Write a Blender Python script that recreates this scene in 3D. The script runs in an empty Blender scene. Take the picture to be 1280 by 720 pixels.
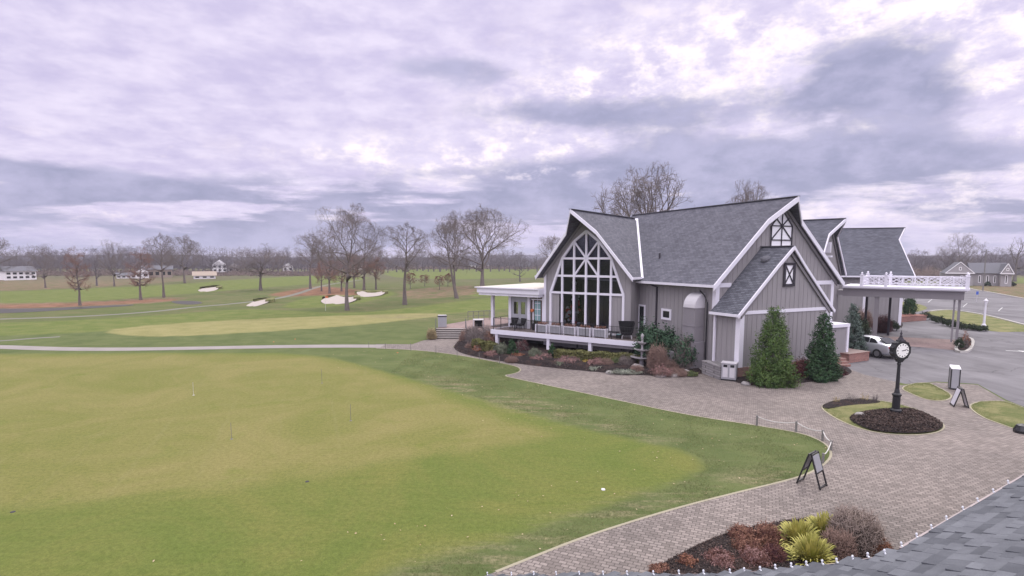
import bpy, math, random
import numpy as np
from mathutils import Vector, Matrix
from mathutils.geometry import delaunay_2d_cdt, tessellate_polygon
R = random.Random(7); ZEN = 1.7
NR = np.random.default_rng(11)
PI = math.pi
scene = bpy.context.scene
C = scene.collection
# ------------------------------------------------------------------ camera model (used to lay out ground positions)
F = 697.0; TH = math.radians(6.0); HZ = 323.0; CY = HZ + F * math.tan(TH); H = 7.5
ct, st = math.cos(TH), math.sin(TH)
def gp(px, py, z=0.0):
    xc = (px - 640) / F; yc = -(py - CY) / F
    t = (z - H) / (-st + yc * ct)
    return Vector((xc * t, (ct + yc * st) * t, z))
def at(px, py, Y):
    xc = (px - 640) / F; yc = -(py - CY) / F
    t = Y / (ct + yc * st)
    return Vector((xc * t, Y, H + (-st + yc * ct) * t))
def topz(py, Y):
    return at(640, py, Y).z
def ppm(Y): return F / Y
# ------------------------------------------------------------------ materials
MT = {}
def newmat(name):
    m = bpy.data.materials.new(name); m.use_nodes = True; m.node_tree.nodes.clear()
    MT[name] = m; return m, m.node_tree.nodes, m.node_tree.links
class NT:
    def __init__(s, tree): s.n = tree.nodes; s.l = tree.links
    def node(s, t, **kw):
        n = s.n.new(t)
        for k, v in kw.items():
            if k.startswith('i_'):
                key = k[2:]
                key = int(key) if key.isdigit() else key
                sock = n.inputs[key]
                if hasattr(v, 'is_output') or isinstance(v, bpy.types.NodeSocket): s.l.new(v, sock)
                else: sock.default_value = v
            else: setattr(n, k, v)
        return n
    def math(s, op, a, b=None, c=None, clamp=False):
        n = s.n.new('ShaderNodeMath'); n.operation = op; n.use_clamp = clamp
        for i, v in enumerate((a, b, c)):
            if v is None: continue
            if isinstance(v, (int, float)): n.inputs[i].default_value = v
            else: s.l.new(v, n.inputs[i])
        return n.outputs[0]
    def mix(s, f, a, b, mode='MIX'):
        n = s.n.new('ShaderNodeMixRGB'); n.blend_type = mode
        for i, v in enumerate((f, a, b)):
            if isinstance(v, (int, float)): n.inputs[i].default_value = v
            elif isinstance(v, (tuple, list)): n.inputs[i].default_value = (*v[:3], 1)
            else: s.l.new(v, n.inputs[i])
        return n.outputs[0]
    def noise(s, vec, scale, detail=4, rough=.55, dist=0.0):
        n = s.n.new('ShaderNodeTexNoise'); n.inputs['Scale'].default_value = scale
        n.inputs['Detail'].default_value = detail; n.inputs['Roughness'].default_value = rough
        n.inputs['Distortion'].default_value = dist
        if vec is not None: s.l.new(vec, n.inputs['Vector'])
        return n.outputs['Fac']
    def ramp(s, v, lo, hi, smooth=True):
        n = s.n.new('ShaderNodeMapRange'); n.interpolation_type = 'SMOOTHSTEP' if smooth else 'LINEAR'
        s.l.new(v, n.inputs['Value']); n.inputs['From Min'].default_value = lo; n.inputs['From Max'].default_value = hi
        return n.outputs[0]
    def mapping(s, vec, sc=(1, 1, 1), rot=(0, 0, 0), loc=(0, 0, 0)):
        n = s.n.new('ShaderNodeMapping'); s.l.new(vec, n.inputs['Vector'])
        n.inputs['Scale'].default_value = sc; n.inputs['Rotation'].default_value = rot; n.inputs['Location'].default_value = loc
        return n.outputs[0]
    def finish(s, col, rough=.8, bump=None, bstr=.3, bdist=.02, metal=0.0, spec=None, **kw):
        b = s.n.new('ShaderNodeBsdfPrincipled'); o = s.n.new('ShaderNodeOutputMaterial')
        if isinstance(col, (tuple, list)): b.inputs['Base Color'].default_value = (*col[:3], 1)
        else: s.l.new(col, b.inputs['Base Color'])
        if isinstance(rough, (int, float)): b.inputs['Roughness'].default_value = rough
        else: s.l.new(rough, b.inputs['Roughness'])
        b.inputs['Metallic'].default_value = metal
        if spec is None and not metal and isinstance(rough, (int, float)) and rough >= .6: spec = .18
        if spec is not None: b.inputs['Specular IOR Level'].default_value = spec
        for k, v in kw.items(): b.inputs[k].default_value = v
        if bump is not None:
            bn = s.n.new('ShaderNodeBump'); bn.inputs['Strength'].default_value = bstr; bn.inputs['Distance'].default_value = bdist
            s.l.new(bump, bn.inputs['Height']); s.l.new(bn.outputs[0], b.inputs['Normal'])
        s.l.new(b.outputs[0], o.inputs['Surface'])
        return b
def pos(t): return t.node('ShaderNodeNewGeometry').outputs['Position']
def objc(t): return t.node('ShaderNodeTexCoord').outputs['Object']
def simple(name, col, rough=.7, var=.12, scale=3., metal=0, bump=.15, fine=40., spec=None):
    m, n, l = newmat(name); t = NT(m.node_tree); v = objc(t)
    a = t.noise(v, scale, 5, .6); b = t.noise(v, fine, 3, .6)
    f = t.math('ADD', t.math('MULTIPLY', a, .6), t.math('MULTIPLY', b, .4))
    c1 = tuple(x * (1 - var * 2) for x in col); c2 = tuple(min(1, x * (1 + var * 2)) for x in col)
    t.finish(t.mix(f, c1, c2), rough, bump=b if bump else None, bstr=bump, metal=metal, spec=spec)
    return m
def leafy(name, c1, c2, scale=1.2, rough=.75, trans=0.0):
    m, n, l = newmat(name); t = NT(m.node_tree); v = objc(t)
    g = t.node('ShaderNodeNewGeometry')
    f = t.math('ADD', t.math('MULTIPLY', t.ramp(t.noise(v, scale, 4, .6), .35, .65), .5), t.math('MULTIPLY', g.outputs['Random Per Island'], .5))
    t.finish(t.mix(f, c1, c2), rough, spec=.2)
    return m

simple('white_paint', (.72, .70, .76), .5, .05, 2., bump=.05)
simple('siding_trim_grey', (.23, .215, .225), .7, .06)
simple('bright_white', (.88, .87, .90), .5, .03)
simple('step_dark', (.10, .09, .085), .9, .2, 3.)
simple('path_tread', (.33, .30, .285), .9, .12, 3.)
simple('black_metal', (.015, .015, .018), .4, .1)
simple('black_fabric', (.012, .012, .013), .8, .1)
simple('dark_timber', (.05, .046, .055), .7, .1)
simple('grey_panel', (.32, .32, .34), .5, .06)
simple('duct_metal', (.235, .22, .235), .65, .08, 1.2)
simple('light_duct', (.55, .53, .55), .5, .06)
simple('concrete', (.36, .34, .345), .85, .1, 1.5, bump=.3)
simple('edge_stone', (.33, .30, .22), .9, .15, 2.)
simple('path_grey', (.185, .18, .15), .9, .2, .4)
simple('path_beige', (.275, .25, .235), .9, .2, .5)
simple('kerb_stone', (.42, .40, .37), .85, .12, 2.)
simple('deck_board', (.165, .135, .125), .8, .15, 4.)
simple('rock', (.30, .28, .27), .9, .25, 3., bump=.6, fine=12)
simple('fountain_stone', (.33, .31, .32), .8, .2, 6.)
simple('roof_membrane', (.58, .54, .48), .8, .08)
simple('bark', (.155, .13, .12), .9, .25, 2., bump=.4, fine=15)
simple('far_bark', (.135, .118, .125), .9, .2, 1., bump=0)
simple('twig', (.185, .155, .145), .9, .2, 1., bump=0)
simple('pale_twig', (.26, .205, .18), .9, .2, 1., bump=0)
simple('dead_bark', (.15, .13, .125), .9, .25, 1.)
simple('red_twig', (.16, .075, .06), .85, .3, 1.5, bump=0)
simple('pink_twig', (.225, .15, .125), .85, .3, 2.5, bump=0)
simple('silver_paint', (.50, .51, .54), .28, .02, 1., metal=.55, bump=0)
simple('tyre_rubber', (.02, .02, .02), .8, .1)
simple('rim_metal', (.4, .4, .42), .35, .05, metal=.8)
simple('red_lens', (.42, .03, .03), .3, .1)
simple('cream_dial', (.85, .85, .80), .5, .02, bump=0)
simple('brown_door', (.10, .07, .055), .6, .15)
simple('teal_glass', (.22, .34, .35), .25, .1)
simple('orange_cloth', (.55, .17, .07), .7, .1)
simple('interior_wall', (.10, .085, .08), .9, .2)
simple('curtain_cloth', (.30, .29, .29), .9, .1)
simple('ornament_red', (.55, .03, .03), .3, .05)
simple('ornament_white', (.75, .78, .80), .3, .05)
simple('rope', (.55, .53, .50), .9, .1)
simple('post_wood', (.20, .19, .18), .8, .15)
simple('house_white', (.80, .78, .78), .7, .05)
simple('house_tan', (.33, .27, .22), .8, .1)
simple('house_grey', (.34, .32, .32), .8, .1)
simple('far_roof', (.13, .13, .145), .85, .12)
simple('paint_mark', (.62, .62, .60), .7, .1, 6.)
simple('clip_plastic', (.72, .73, .78), .35, .05, bump=0)
simple('gutter_metal', (.30, .24, .24), .5, .1)
simple('blue_sign', (.04, .10, .42), .5, .05)
simple('yellow_flag', (.6, .5, .1), .7, .05)
m, n, l = newmat('glass'); t = NT(m.node_tree)
tb = n.new('ShaderNodeBsdfTransparent'); tb.inputs[0].default_value = (.68, .69, .72, 1)
gb = n.new('ShaderNodeBsdfGlossy'); gb.inputs['Roughness'].default_value = .05; gb.inputs[0].default_value = (.8, .8, .85, 1)
fr = n.new('ShaderNodeFresnel'); fr.inputs[0].default_value = 1.4
ms = n.new('ShaderNodeMixShader'); l.new(fr.outputs[0], ms.inputs[0]); l.new(tb.outputs[0], ms.inputs[1]); l.new(gb.outputs[0], ms.inputs[2])
o = n.new('ShaderNodeOutputMaterial'); l.new(ms.outputs[0], o.inputs[0])
m, n, l = newmat('car_glass'); t = NT(m.node_tree); t.finish((.02, .022, .025), .08)
# siding: grey stain with faint vertical weathering
m, n, l = newmat('siding'); t = NT(m.node_tree); v = pos(t)
a = t.noise(t.mapping(v, (3, 3, .25)), 1.2, 5, .6); b = t.noise(v, .35, 3, .5)
f = t.math('ADD', t.math('MULTIPLY', a, .6), t.math('MULTIPLY', b, .4))
t.finish(t.mix(f, (.205, .192, .196), (.365, .345, .35)), .8, bump=t.noise(t.mapping(v, (30, 30, 2)), 1, 3), bstr=.2)
# brick
def brickmat(name, c1, c2, mortar, w=.22, h=.075, msz=.012, rotz=0., vert=True, bstr=.4, rough=.85, big=.35, alongx=True):
    m, n, l = newmat(name); t = NT(m.node_tree)
    v = pos(t)
    if vert:
        sx = t.node('ShaderNodeSeparateXYZ'); l.new(v, sx.inputs[0])
        cx = n.new('ShaderNodeCombineXYZ')
        l.new(t.math('ADD', t.math('MULTIPLY', sx.outputs[0], math.cos(rotz)), t.math('MULTIPLY', sx.outputs[1], math.sin(rotz))), cx.inputs[0])
        l.new(sx.outputs[2], cx.inputs[1]); v2 = cx.outputs[0]
    else: v2 = t.mapping(v, rot=(0, 0, rotz))
    br = n.new('ShaderNodeTexBrick'); l.new(v2, br.inputs['Vector'])
    br.inputs['Scale'].default_value = 1; br.inputs['Brick Width'].default_value = w; br.inputs['Row Height'].default_value = h
    br.inputs['Mortar Size'].default_value = msz; br.inputs['Mortar Smooth'].default_value = .3
    br.inputs['Color1'].default_value = (*c1, 1); br.inputs['Color2'].default_value = (*c2, 1); br.inputs['Mortar'].default_value = (*mortar, 1)
    nz = t.noise(v, big, 5, .6); n2 = t.noise(v, 9., 4, .65)
    f = t.math('ADD', t.math('MULTIPLY', nz, .8), t.math('MULTIPLY', n2, .6))
    g = t.ramp(f, .35, 1.05)
    col = t.mix(1.0, br.outputs['Color'], t.mix(g, (.72, .72, .72), (1.25, 1.22, 1.2)), 'MULTIPLY')
    t.finish(col, rough, bump=t.math('SUBTRACT', t.math('MULTIPLY', n2, .3), br.outputs['Fac']), bstr=bstr, bdist=.01)
    return m
brickmat('brick', (.22, .10, .085), (.30, .15, .12), (.28, .24, .22))
brickmat('planter_brick', (.26, .12, .095), (.36, .17, .135), (.28, .22, .2))
brickmat('stone_block', (.22, .21, .215), (.36, .345, .35), (.12, .115, .11), .38, .15, .012)
brickmat('step_stone', (.18, .16, .15), (.30, .27, .25), (.09, .08, .08), .45, .15, .02)
brickmat('pavers', (.170, .148, .135), (.275, .240, .220), (.108, .094, .087), .20, .135, .014, rotz=.42, vert=False, big=.25)
brickmat('brick_band', (.24, .175, .165), (.32, .24, .225), (.19, .15, .14), .23, .11, .012, rotz=.2, vert=False)
# shingles on sloped roofs: rows follow height, tabs follow a horizontal axis
def shingles(name, ang, c1, c2, w, h, msz, dirt=.5):
    m, n, l = newmat(name); t = NT(m.node_tree); v = pos(t)
    sx = t.node('ShaderNodeSeparateXYZ'); l.new(v, sx.inputs[0]); cx = n.new('ShaderNodeCombineXYZ')
    l.new(t.math('ADD', t.math('MULTIPLY', sx.outputs[0], math.cos(ang)), t.math('MULTIPLY', sx.outputs[1], math.sin(ang))), cx.inputs[0])
    l.new(sx.outputs[2], cx.inputs[1])
    br = n.new('ShaderNodeTexBrick'); l.new(cx.outputs[0], br.inputs['Vector'])
    br.inputs['Scale'].default_value = 1; br.inputs['Brick Width'].default_value = w; br.inputs['Row Height'].default_value = h
    br.inputs['Mortar Size'].default_value = msz; br.inputs['Mortar Smooth'].default_value = .2
    br.inputs['Color1'].default_value = (*c1, 1); br.inputs['Color2'].default_value = (*c2, 1)
    br.inputs['Mortar'].default_value = (*[x * .55 for x in c1], 1)
    nz = t.noise(v, 1.6, 6, .7); n2 = t.noise(v, 60., 3, .6); n3 = t.noise(v, .4, 3, .5)
    g = t.ramp(t.math('ADD', t.math('MULTIPLY', nz, .5), t.math('ADD', t.math('MULTIPLY', n2, .25), t.math('MULTIPLY', n3, .25))), .3, .7)
    col = t.mix(1.0, br.outputs['Color'], t.mix(g, (.84, .84, .85), (1.22, 1.22, 1.22)), 'MULTIPLY')
    t.finish(col, .85, bump=t.math('SUBTRACT', t.math('MULTIPLY', n2, .3), br.outputs['Fac']), bstr=.35, bdist=.015)
    return m
AM = .433                                   # turn of the main block
shingles('shingle_main', AM + PI / 2, (.105, .105, .124), (.155, .154, .178), .33, .10, .010)
shingles('shingle_wing', -.62 + PI / 2, (.105, .105, .124), (.155, .154, .178), .33, .11, .010)
shingles('shingle_ext', AM + PI / 2, (.085, .088, .104), (.15, .153, .174), .33, .10, .012)
shingles('shingle_far', .2, (.09, .093, .11), (.135, .137, .16), .33, .10, .010)
# asphalt
m, n, l = newmat('asphalt'); t = NT(m.node_tree); v = pos(t)
a = t.noise(v, .16, 6, .65, .6); b = t.noise(v, 25, 4, .7); c = t.noise(t.mapping(v, (1, .12, 1), (0, 0, -.9)), .9, 4, .6)
f = t.math('ADD', t.math('MULTIPLY', a, .55), t.math('ADD', t.math('MULTIPLY', b, .15), t.math('MULTIPLY', c, .3)))
vo = n.new('ShaderNodeTexVoronoi'); vo.feature = 'DISTANCE_TO_EDGE'; vo.inputs['Scale'].default_value = .13
vv_ = n.new('ShaderNodeVectorMath'); vv_.operation = 'ADD'; l.new(v, vv_.inputs[0])
nn = n.new('ShaderNodeTexNoise'); nn.inputs['Scale'].default_value = .7; l.new(v, nn.inputs['Vector'])
sc_ = n.new('ShaderNodeVectorMath'); sc_.operation = 'SCALE'; sc_.inputs['Scale'].default_value = 2.; l.new(nn.outputs['Color'], sc_.inputs[0])
l.new(sc_.outputs[0], vv_.inputs[1]); l.new(vv_.outputs[0], vo.inputs['Vector'])
crack = t.ramp(vo.outputs['Distance'], .012, .0)
col = t.mix(t.ramp(f, .32, .68), (.095, .089, .095), (.205, .196, .205))
col = t.mix(t.math('MULTIPLY', crack, .55), col, (.05, .048, .05))
t.finish(col, .8, bump=b, bstr=.3, bdist=.01)
# mulch
m, n, l = newmat('mulch'); t = NT(m.node_tree); v = pos(t)
vo = n.new('ShaderNodeTexVoronoi'); vo.inputs['Scale'].default_value = 16; l.new(v, vo.inputs['Vector'])
b = t.noise(v, 22, 5, .75); a = t.noise(v, 1.3, 4, .6)
col = t.mix(t.ramp(b, .35, .72), (.010, .008, .009), (.065, .050, .047)); col = t.mix(t.math('MULTIPLY', t.ramp(a, .5, .7), .35), col, (.13, .075, .055))
t.finish(col, .95, bump=t.math('ADD', vo.outputs['Distance'], b), bstr=1.0, bdist=.05)
# sand
simple('sand', (.40, .355, .32), .95, .08, .5)
m, n, l = newmat('pond_water'); t = NT(m.node_tree); v = pos(t)
t.finish((.05, .045, .035), .45, spec=.15, bump=t.noise(v, 1.5, 3), bstr=.1)
# foliage
leafy('spruce_green', (.035, .075, .022), (.12, .18, .05), 2.2)
leafy('spruce_dark', (.018, .05, .026), (.065, .12, .05), 2.2)
leafy('spruce_blue', (.045, .075, .06), (.15, .19, .16), 2.2)
leafy('rhodo', (.02, .05, .028), (.07, .125, .07), 2.)
leafy('box_green', (.05, .075, .03), (.15, .17, .07), 2.5)
leafy('box_grey', (.09, .11, .07), (.20, .21, .15), 2.5)
leafy('olive_hedge', (.08, .09, .03), (.20, .19, .075), 1.5)
leafy('dark_hedge', (.015, .025, .015), (.05, .07, .035), 1.5)
leafy('burgundy', (.035, .014, .018), (.13, .05, .05), 2.5)
leafy('rust', (.15, .065, .04), (.30, .145, .09), 2.5)
leafy('rosy', (.17, .09, .085), (.33, .20, .18), 2.5)
leafy('brown_leaf', (.16, .08, .055), (.33, .175, .12), 2.5)
leafy('cypress_rust', (.17, .095, .075), (.27, .165, .13), .8)
leafy('oak_rust', (.17, .088, .065), (.30, .175, .13), .6)
leafy('yucca', (.24, .25, .05), (.58, .52, .17), 3.)
leafy('sage_mat', (.16, .18, .14), (.28, .29, .23), 2.5)
leafy('gold_mat', (.30, .22, .04), (.50, .38, .09), 2.5)
leafy('far_green', (.03, .05, .03), (.07, .09, .055), .3)
leafy('xmas', (.01, .03, .015), (.03, .07, .03), 2.)
leafy('dry_grass', (.22, .17, .09), (.42, .34, .2), 2.)
leafy('turf_blade', (.075, .10, .03), (.22, .23, .095), 1.)

# ------------------------------------------------------------------ mesh helpers
def link(name, me, parent=None, mt=None):
    o = bpy.data.objects.new(name, me); C.objects.link(o)
    if parent: o.parent = parent
    if mt: me.materials.append(MT[mt])
    return o
def arr_mesh(name, V, Fc, smooth=False):
    V = np.asarray(V, np.float32); Fc = np.asarray(Fc, np.int32)
    me = bpy.data.meshes.new(name); k = Fc.shape[1]
    me.vertices.add(len(V)); me.vertices.foreach_set('co', V.ravel())
    me.loops.add(Fc.size); me.loops.foreach_set('vertex_index', Fc.ravel())
    me.polygons.add(len(Fc)); me.polygons.foreach_set('loop_start', np.arange(0, Fc.size, k, dtype=np.int32))
    if smooth: me.polygons.foreach_set('use_smooth', np.ones(len(Fc), bool))
    me.update(calc_edges=True); return me
class MB:
    def __init__(s): s.v = []; s.f = []
    def add(s, vs, fs):
        b = len(s.v); s.v += [tuple(x) for x in vs]; s.f += [tuple(i + b for i in f) for f in fs]; return s
    def box(s, c, d, rz=0., tilt=None):
        vs = []
        M = Matrix.Rotation(rz, 3, 'Z') if tilt is None else tilt
        for i in range(8):
            p = Vector((((i & 1) - .5) * d[0], (((i >> 1) & 1) - .5) * d[1], ((i >> 2) - .5) * d[2]))
            vs.append(Vector(c) + M @ p)
        return s.add(vs, [(0, 2, 3, 1), (4, 5, 7, 6), (0, 1, 5, 4), (2, 6, 7, 3), (0, 4, 6, 2), (1, 3, 7, 5)])
    def hexa(s, lo, hi):   # two quads (same order) -> closed box
        return s.add(list(lo) + list(hi), [(3, 2, 1, 0), (4, 5, 6, 7), (0, 1, 5, 4), (1, 2, 6, 5), (2, 3, 7, 6), (3, 0, 4, 7)])
    def bar(s, a, b, w, h=None, up=Vector((0, 0, 1))):
        a, b = Vector(a), Vector(b); h = w if h is None else h; d = (b - a)
        if d.length < 1e-6: return s
        d.normalize(); x = d.cross(up)
        if x.length < 1e-4: x = d.cross(Vector((1, 0, 0)))
        x.normalize(); y = x.cross(d).normalized()
        q = lambda p: [p - x * w / 2 - y * h / 2, p + x * w / 2 - y * h / 2, p + x * w / 2 + y * h / 2, p - x * w / 2 + y * h / 2]
        return s.hexa(q(a), q(b))
    def tube(s, pts, rs, n=8, cap=True):
        pts = [Vector(p) for p in pts]; b = len(s.v)
        if isinstance(rs, (int, float)): rs = [rs] * len(pts)
        for i, p in enumerate(pts):
            d = (pts[min(i + 1, len(pts) - 1)] - pts[max(i - 1, 0)]).normalized()
            x = d.cross(Vector((0, 0, 1)))
            if x.length < .05: x = d.cross(Vector((0, 1, 0)))
            x.normalize(); y = d.cross(x).normalized()
            for k in range(n):
                a = 2 * PI * k / n; s.v.append(tuple(p + (x * math.cos(a) + y * math.sin(a)) * rs[i]))
        for i in range(len(pts) - 1):
            for k in range(n):
                s.f.append((b + i * n + k, b + i * n + (k + 1) % n, b + (i + 1) * n + (k + 1) % n, b + (i + 1) * n + k))
        if cap:
            s.f.append(tuple(b + k for k in range(n))); s.f.append(tuple(b + (len(pts) - 1) * n + n - 1 - k for k in range(n)))
        return s
    def lathe(s, prof, n=20, c=(0, 0, 0)):
        b = len(s.v)
        for r, z in prof:
            for k in range(n):
                a = 2 * PI * k / n; s.v.append((c[0] + r * math.cos(a), c[1] + r * math.sin(a), c[2] + z))
        for i in range(len(prof) - 1):
            for k in range(n):
                s.f.append((b + i * n + k, b + i * n + (k + 1) % n, b + (i + 1) * n + (k + 1) % n, b + (i + 1) * n + k))
        s.f.append(tuple(b + n - 1 - k for k in range(n))); s.f.append(tuple(b + (len(prof) - 1) * n + k for k in range(n)))
        return s
    def prism(s, poly, off):   # planar polygon (3d pts) extruded by vector off
        n = len(poly); off = Vector(off)
        P = [Vector(p) for p in poly]
        return s.add(P + [p + off for p in P], [tuple(range(n)), tuple(n + n - 1 - i for i in range(n))] + [(i, i + n, (i + 1) % n + n, (i + 1) % n) for i in range(n)])
    def build(s, name, mt, parent=None, smooth=False, bevel=0, loc=None):
        me = bpy.data.meshes.new(name); v = s.v
        if loc is not None: v = [(x - loc[0], y - loc[1], z - loc[2]) for x, y, z in v]
        me.from_pydata(v, [], s.f)
        import bmesh
        bm = bmesh.new(); bm.from_mesh(me); bmesh.ops.recalc_face_normals(bm, faces=bm.faces); bm.to_mesh(me); bm.free()
        if smooth: me.polygons.foreach_set('use_smooth', np.ones(len(me.polygons), bool))
        o = link(name, me, parent, mt)
        if loc is not None: o.location = loc
        if bevel:
            md = o.modifiers.new('bevel', 'BEVEL'); md.width = bevel; md.segments = 2; md.limit_method = 'ANGLE'
        return o
def tag(o, label=None, cat=None, group=None, kind=None):
    for k, v in (('label', label), ('category', cat), ('group', group), ('kind', kind)):
        if v: o[k] = v
    return o
def empty(name, label, cat, loc=(0, 0, 0), rz=0., group=None):
    o = bpy.data.objects.new(name, None); C.objects.link(o); o.location = loc; o.rotation_euler = (0, 0, rz)
    return tag(o, label, cat, group)
def copy_tree(o, parent=None):
    c = o.copy(); C.objects.link(c); c.parent = parent
    for ch in list(o.children): copy_tree(ch, c)
    return c
# polygon tools
def smooth_poly(P, it=2, closed=True):
    P = [Vector((p[0], p[1])) for p in P]
    for _ in range(it):
        Q = []
        n = len(P)
        for i in range(n if closed else n - 1):
            a, b = P[i], P[(i + 1) % n]; Q += [a * .75 + b * .25, a * .25 + b * .75]
        if not closed: Q = [P[0]] + Q + [P[-1]]
        P = Q
    return P
def sdist(poly, X, Y):     # signed distance, inside positive
    n = len(poly); d = np.full(X.shape, 1e9); ins = np.zeros(X.shape, bool)
    for i in range(n):
        ax, ay = poly[i][0], poly[i][1]; bx, by = poly[(i + 1) % n][0], poly[(i + 1) % n][1]
        ex, ey = bx - ax, by - ay; L = ex * ex + ey * ey + 1e-12
        t = np.clip(((X - ax) * ex + (Y - ay) * ey) / L, 0, 1)
        d = np.minimum(d, np.hypot(X - ax - t * ex, Y - ay - t * ey))
        c = ((ay > Y) != (by > Y)) & (X < (bx - ax) * (Y - ay) / ((by - ay) + 1e-12) + ax)
        ins ^= c
    return np.where(ins, d, -d)
def px_poly(pts, it=2, z=0): return smooth_poly([gp(x, y, z) for x, y in pts], it)
def sheet(name, poly, z, mt, mound=0., edge=.8, grid=.5, rough=0., parent=None, sides=0.):
    """flat or mounded sheet over a ground polygon"""
    P = [Vector((p[0], p[1])) for p in poly]; n = len(P)
    pts = list(P)
    if mound or rough:
        xs = [p.x for p in P]; ys = [p.y for p in P]
        gx, gy = np.meshgrid(np.arange(min(xs), max(xs), grid), np.arange(min(ys), max(ys), grid))
        gx = gx + NR.uniform(-.3, .3, gx.shape) * grid; gy = gy + NR.uniform(-.3, .3, gy.shape) * grid
        d = sdist(P, gx, gy); k = d > grid * .4
        pts += [Vector((a, b)) for a, b in zip(gx[k], gy[k])]
    vs, es, fs, *_ = delaunay_2d_cdt(pts, [], [list(range(n))], 1, 1e-5)
    X = np.array([v[0] for v in vs]); Y = np.array([v[1] for v in vs])
    Z = np.full(X.shape, float(z))
    if mound or rough:
        d = np.clip(sdist(P, X, Y), 0, None); sdd = np.clip(d / edge, 0, 1); Z = Z + mound * sdd * sdd * (3 - 2 * sdd)
        Z = Z + NR.uniform(0, rough, X.shape) * (d > .02)
    me = bpy.data.meshes.new(name); me.from_pydata([(a, b, c) for a, b, c in zip(X, Y, Z)], [], [f for f in fs])
    me.polygons.foreach_set('use_smooth', np.ones(len(me.polygons), bool)); me.update()
    for p in me.polygons:
        if p.normal.z < 0: p.flip()
    return link(name, me, parent, mt)
def ribbon(name, pts, w, z, mt, h=0., closed=False, parent=None):
    P = [Vector((p[0], p[1])) for p in pts]; n = len(P); mb = MB(); L = []
    for i in range(n):
        a = P[(i - 1) % n] if closed or i else P[i]; b = P[(i + 1) % n] if closed or i < n - 1 else P[i]
        d = (b - a).normalized(); q = Vector((-d.y, d.x)) * w / 2; L.append((P[i] - q, P[i] + q))
    m_ = n if closed else n - 1
    if h:
        vs = []
        for a, b in L: vs += [(a.x, a.y, z - .02), (a.x, a.y, z + h), (b.x, b.y, z + h), (b.x, b.y, z - .02)]
        fs = []
        for i in range(m_):
            j = (i + 1) % n
            for k in range(3): fs.append((i * 4 + k, i * 4 + k + 1, j * 4 + k + 1, j * 4 + k))
        if not closed: fs += [(0, 1, 2, 3), ((n - 1) * 4 + 3, (n - 1) * 4 + 2, (n - 1) * 4 + 1, (n - 1) * 4)]
    else:
        vs = [(p.x, p.y, z) for ab in L for p in ab]; fs = [(i * 2, ((i + 1) % n) * 2, ((i + 1) % n) * 2 + 1, i * 2 + 1) for i in range(m_)]
    mb.add(vs, fs); return mb.build(name, mt, parent)

# ------------------------------------------------------------------ ground
def wpoly(pts, it=1): return px_poly(pts, it)
FRINGE = wpoly([(-260, 445), (330, 440), (400, 445), (440, 453), (520, 476), (640, 511), (720, 534), (800, 551), (860, 565), (880, 580), (862, 598), (780, 625), (700, 650), (600, 684), (520, 704), (440, 730), (300, 780), (-500, 780)])
GREEN = wpoly([(-260, 447), (330, 442), (400, 447), (440, 457), (520, 482), (600, 512), (660, 532), (700, 543), (660, 552), (560, 565), (450, 580), (380, 602), (200, 620), (0, 637), (-260, 650)])
FAIR = [wpoly(p, 1) for p in (
    [(-200, 408), (0, 404), (100, 400), (200, 394), (300, 386), (360, 388), (440, 392), (520, 384), (560, 378), (640, 369), (700, 366), (700, 380), (610, 388), (540, 394), (450, 396), (330, 401), (200, 409), (100, 416), (0, 420), (-200, 424)],
    [(-200, 366), (0, 365), (100, 361), (200, 357), (300, 349), (400, 344), (470, 346), (440, 352), (400, 354), (300, 362), (200, 370), (100, 378), (0, 381), (-200, 384)],
    [(480, 338), (560, 336), (700, 334), (700, 346), (600, 349), (540, 349), (480, 346)],
    [(360, 378), (400, 369), (470, 362), (500, 366), (470, 375), (420, 384), (350, 386)],
    [(600, 362), (640, 358), (700, 356), (700, 364), (640, 368), (580, 372)],
    [(1232, 349), (1400, 341), (1400, 352), (1236, 354)],
)]
TANZ = [wpoly(p, 1) for p in ([(120, 414), (200, 405), (330, 398), (450, 394), (540, 391), (560, 394), (500, 401), (430, 408), (340, 414), (250, 419.5), (170, 421)],)]
BROWN = [wpoly(p, 1) for p in ([(-200, 345), (0, 345), (100, 344), (220, 346), (260, 348), (200, 354), (100, 360), (0, 364), (-200, 366)],
                               [(-200, 382), (0, 379), (110, 377), (200, 371), (240, 372), (200, 379), (130, 382), (60, 386), (0, 388), (-200, 388)],
                               [(370, 360), (400, 357), (440, 360), (470, 366), (430, 370), (390, 368), (365, 368)],
                               [(500, 362), (600, 356), (640, 362), (560, 372), (500, 374)],
                               [(1214, 356), (1400, 352), (1400, 384), (1280, 374), (1214, 362)])]
RUST = [wpoly(p, 1) for p in ([(368, 362), (400, 358), (436, 361), (470, 366), (440, 370), (395, 369), (360, 371), (330, 369)], [(-200, 383), (0, 381), (110, 378.5), (210, 373), (230, 375), (150, 380.5), (60, 384.5), (0, 385.5), (-200, 386)])]
BARE = [wpoly(p, 1) for p in ([(520, 468), (590, 476), (660, 496), (740, 522), (840, 548), (800, 549), (700, 528), (620, 505), (560, 486)],
                              [(600, 690), (690, 655), (790, 628), (900, 600), (1000, 585), (960, 606), (850, 634), (720, 675), (620, 715), (520, 735), (520, 706)],
                              [(430, 395), (560, 392), (640, 398), (560, 402)])]
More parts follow.
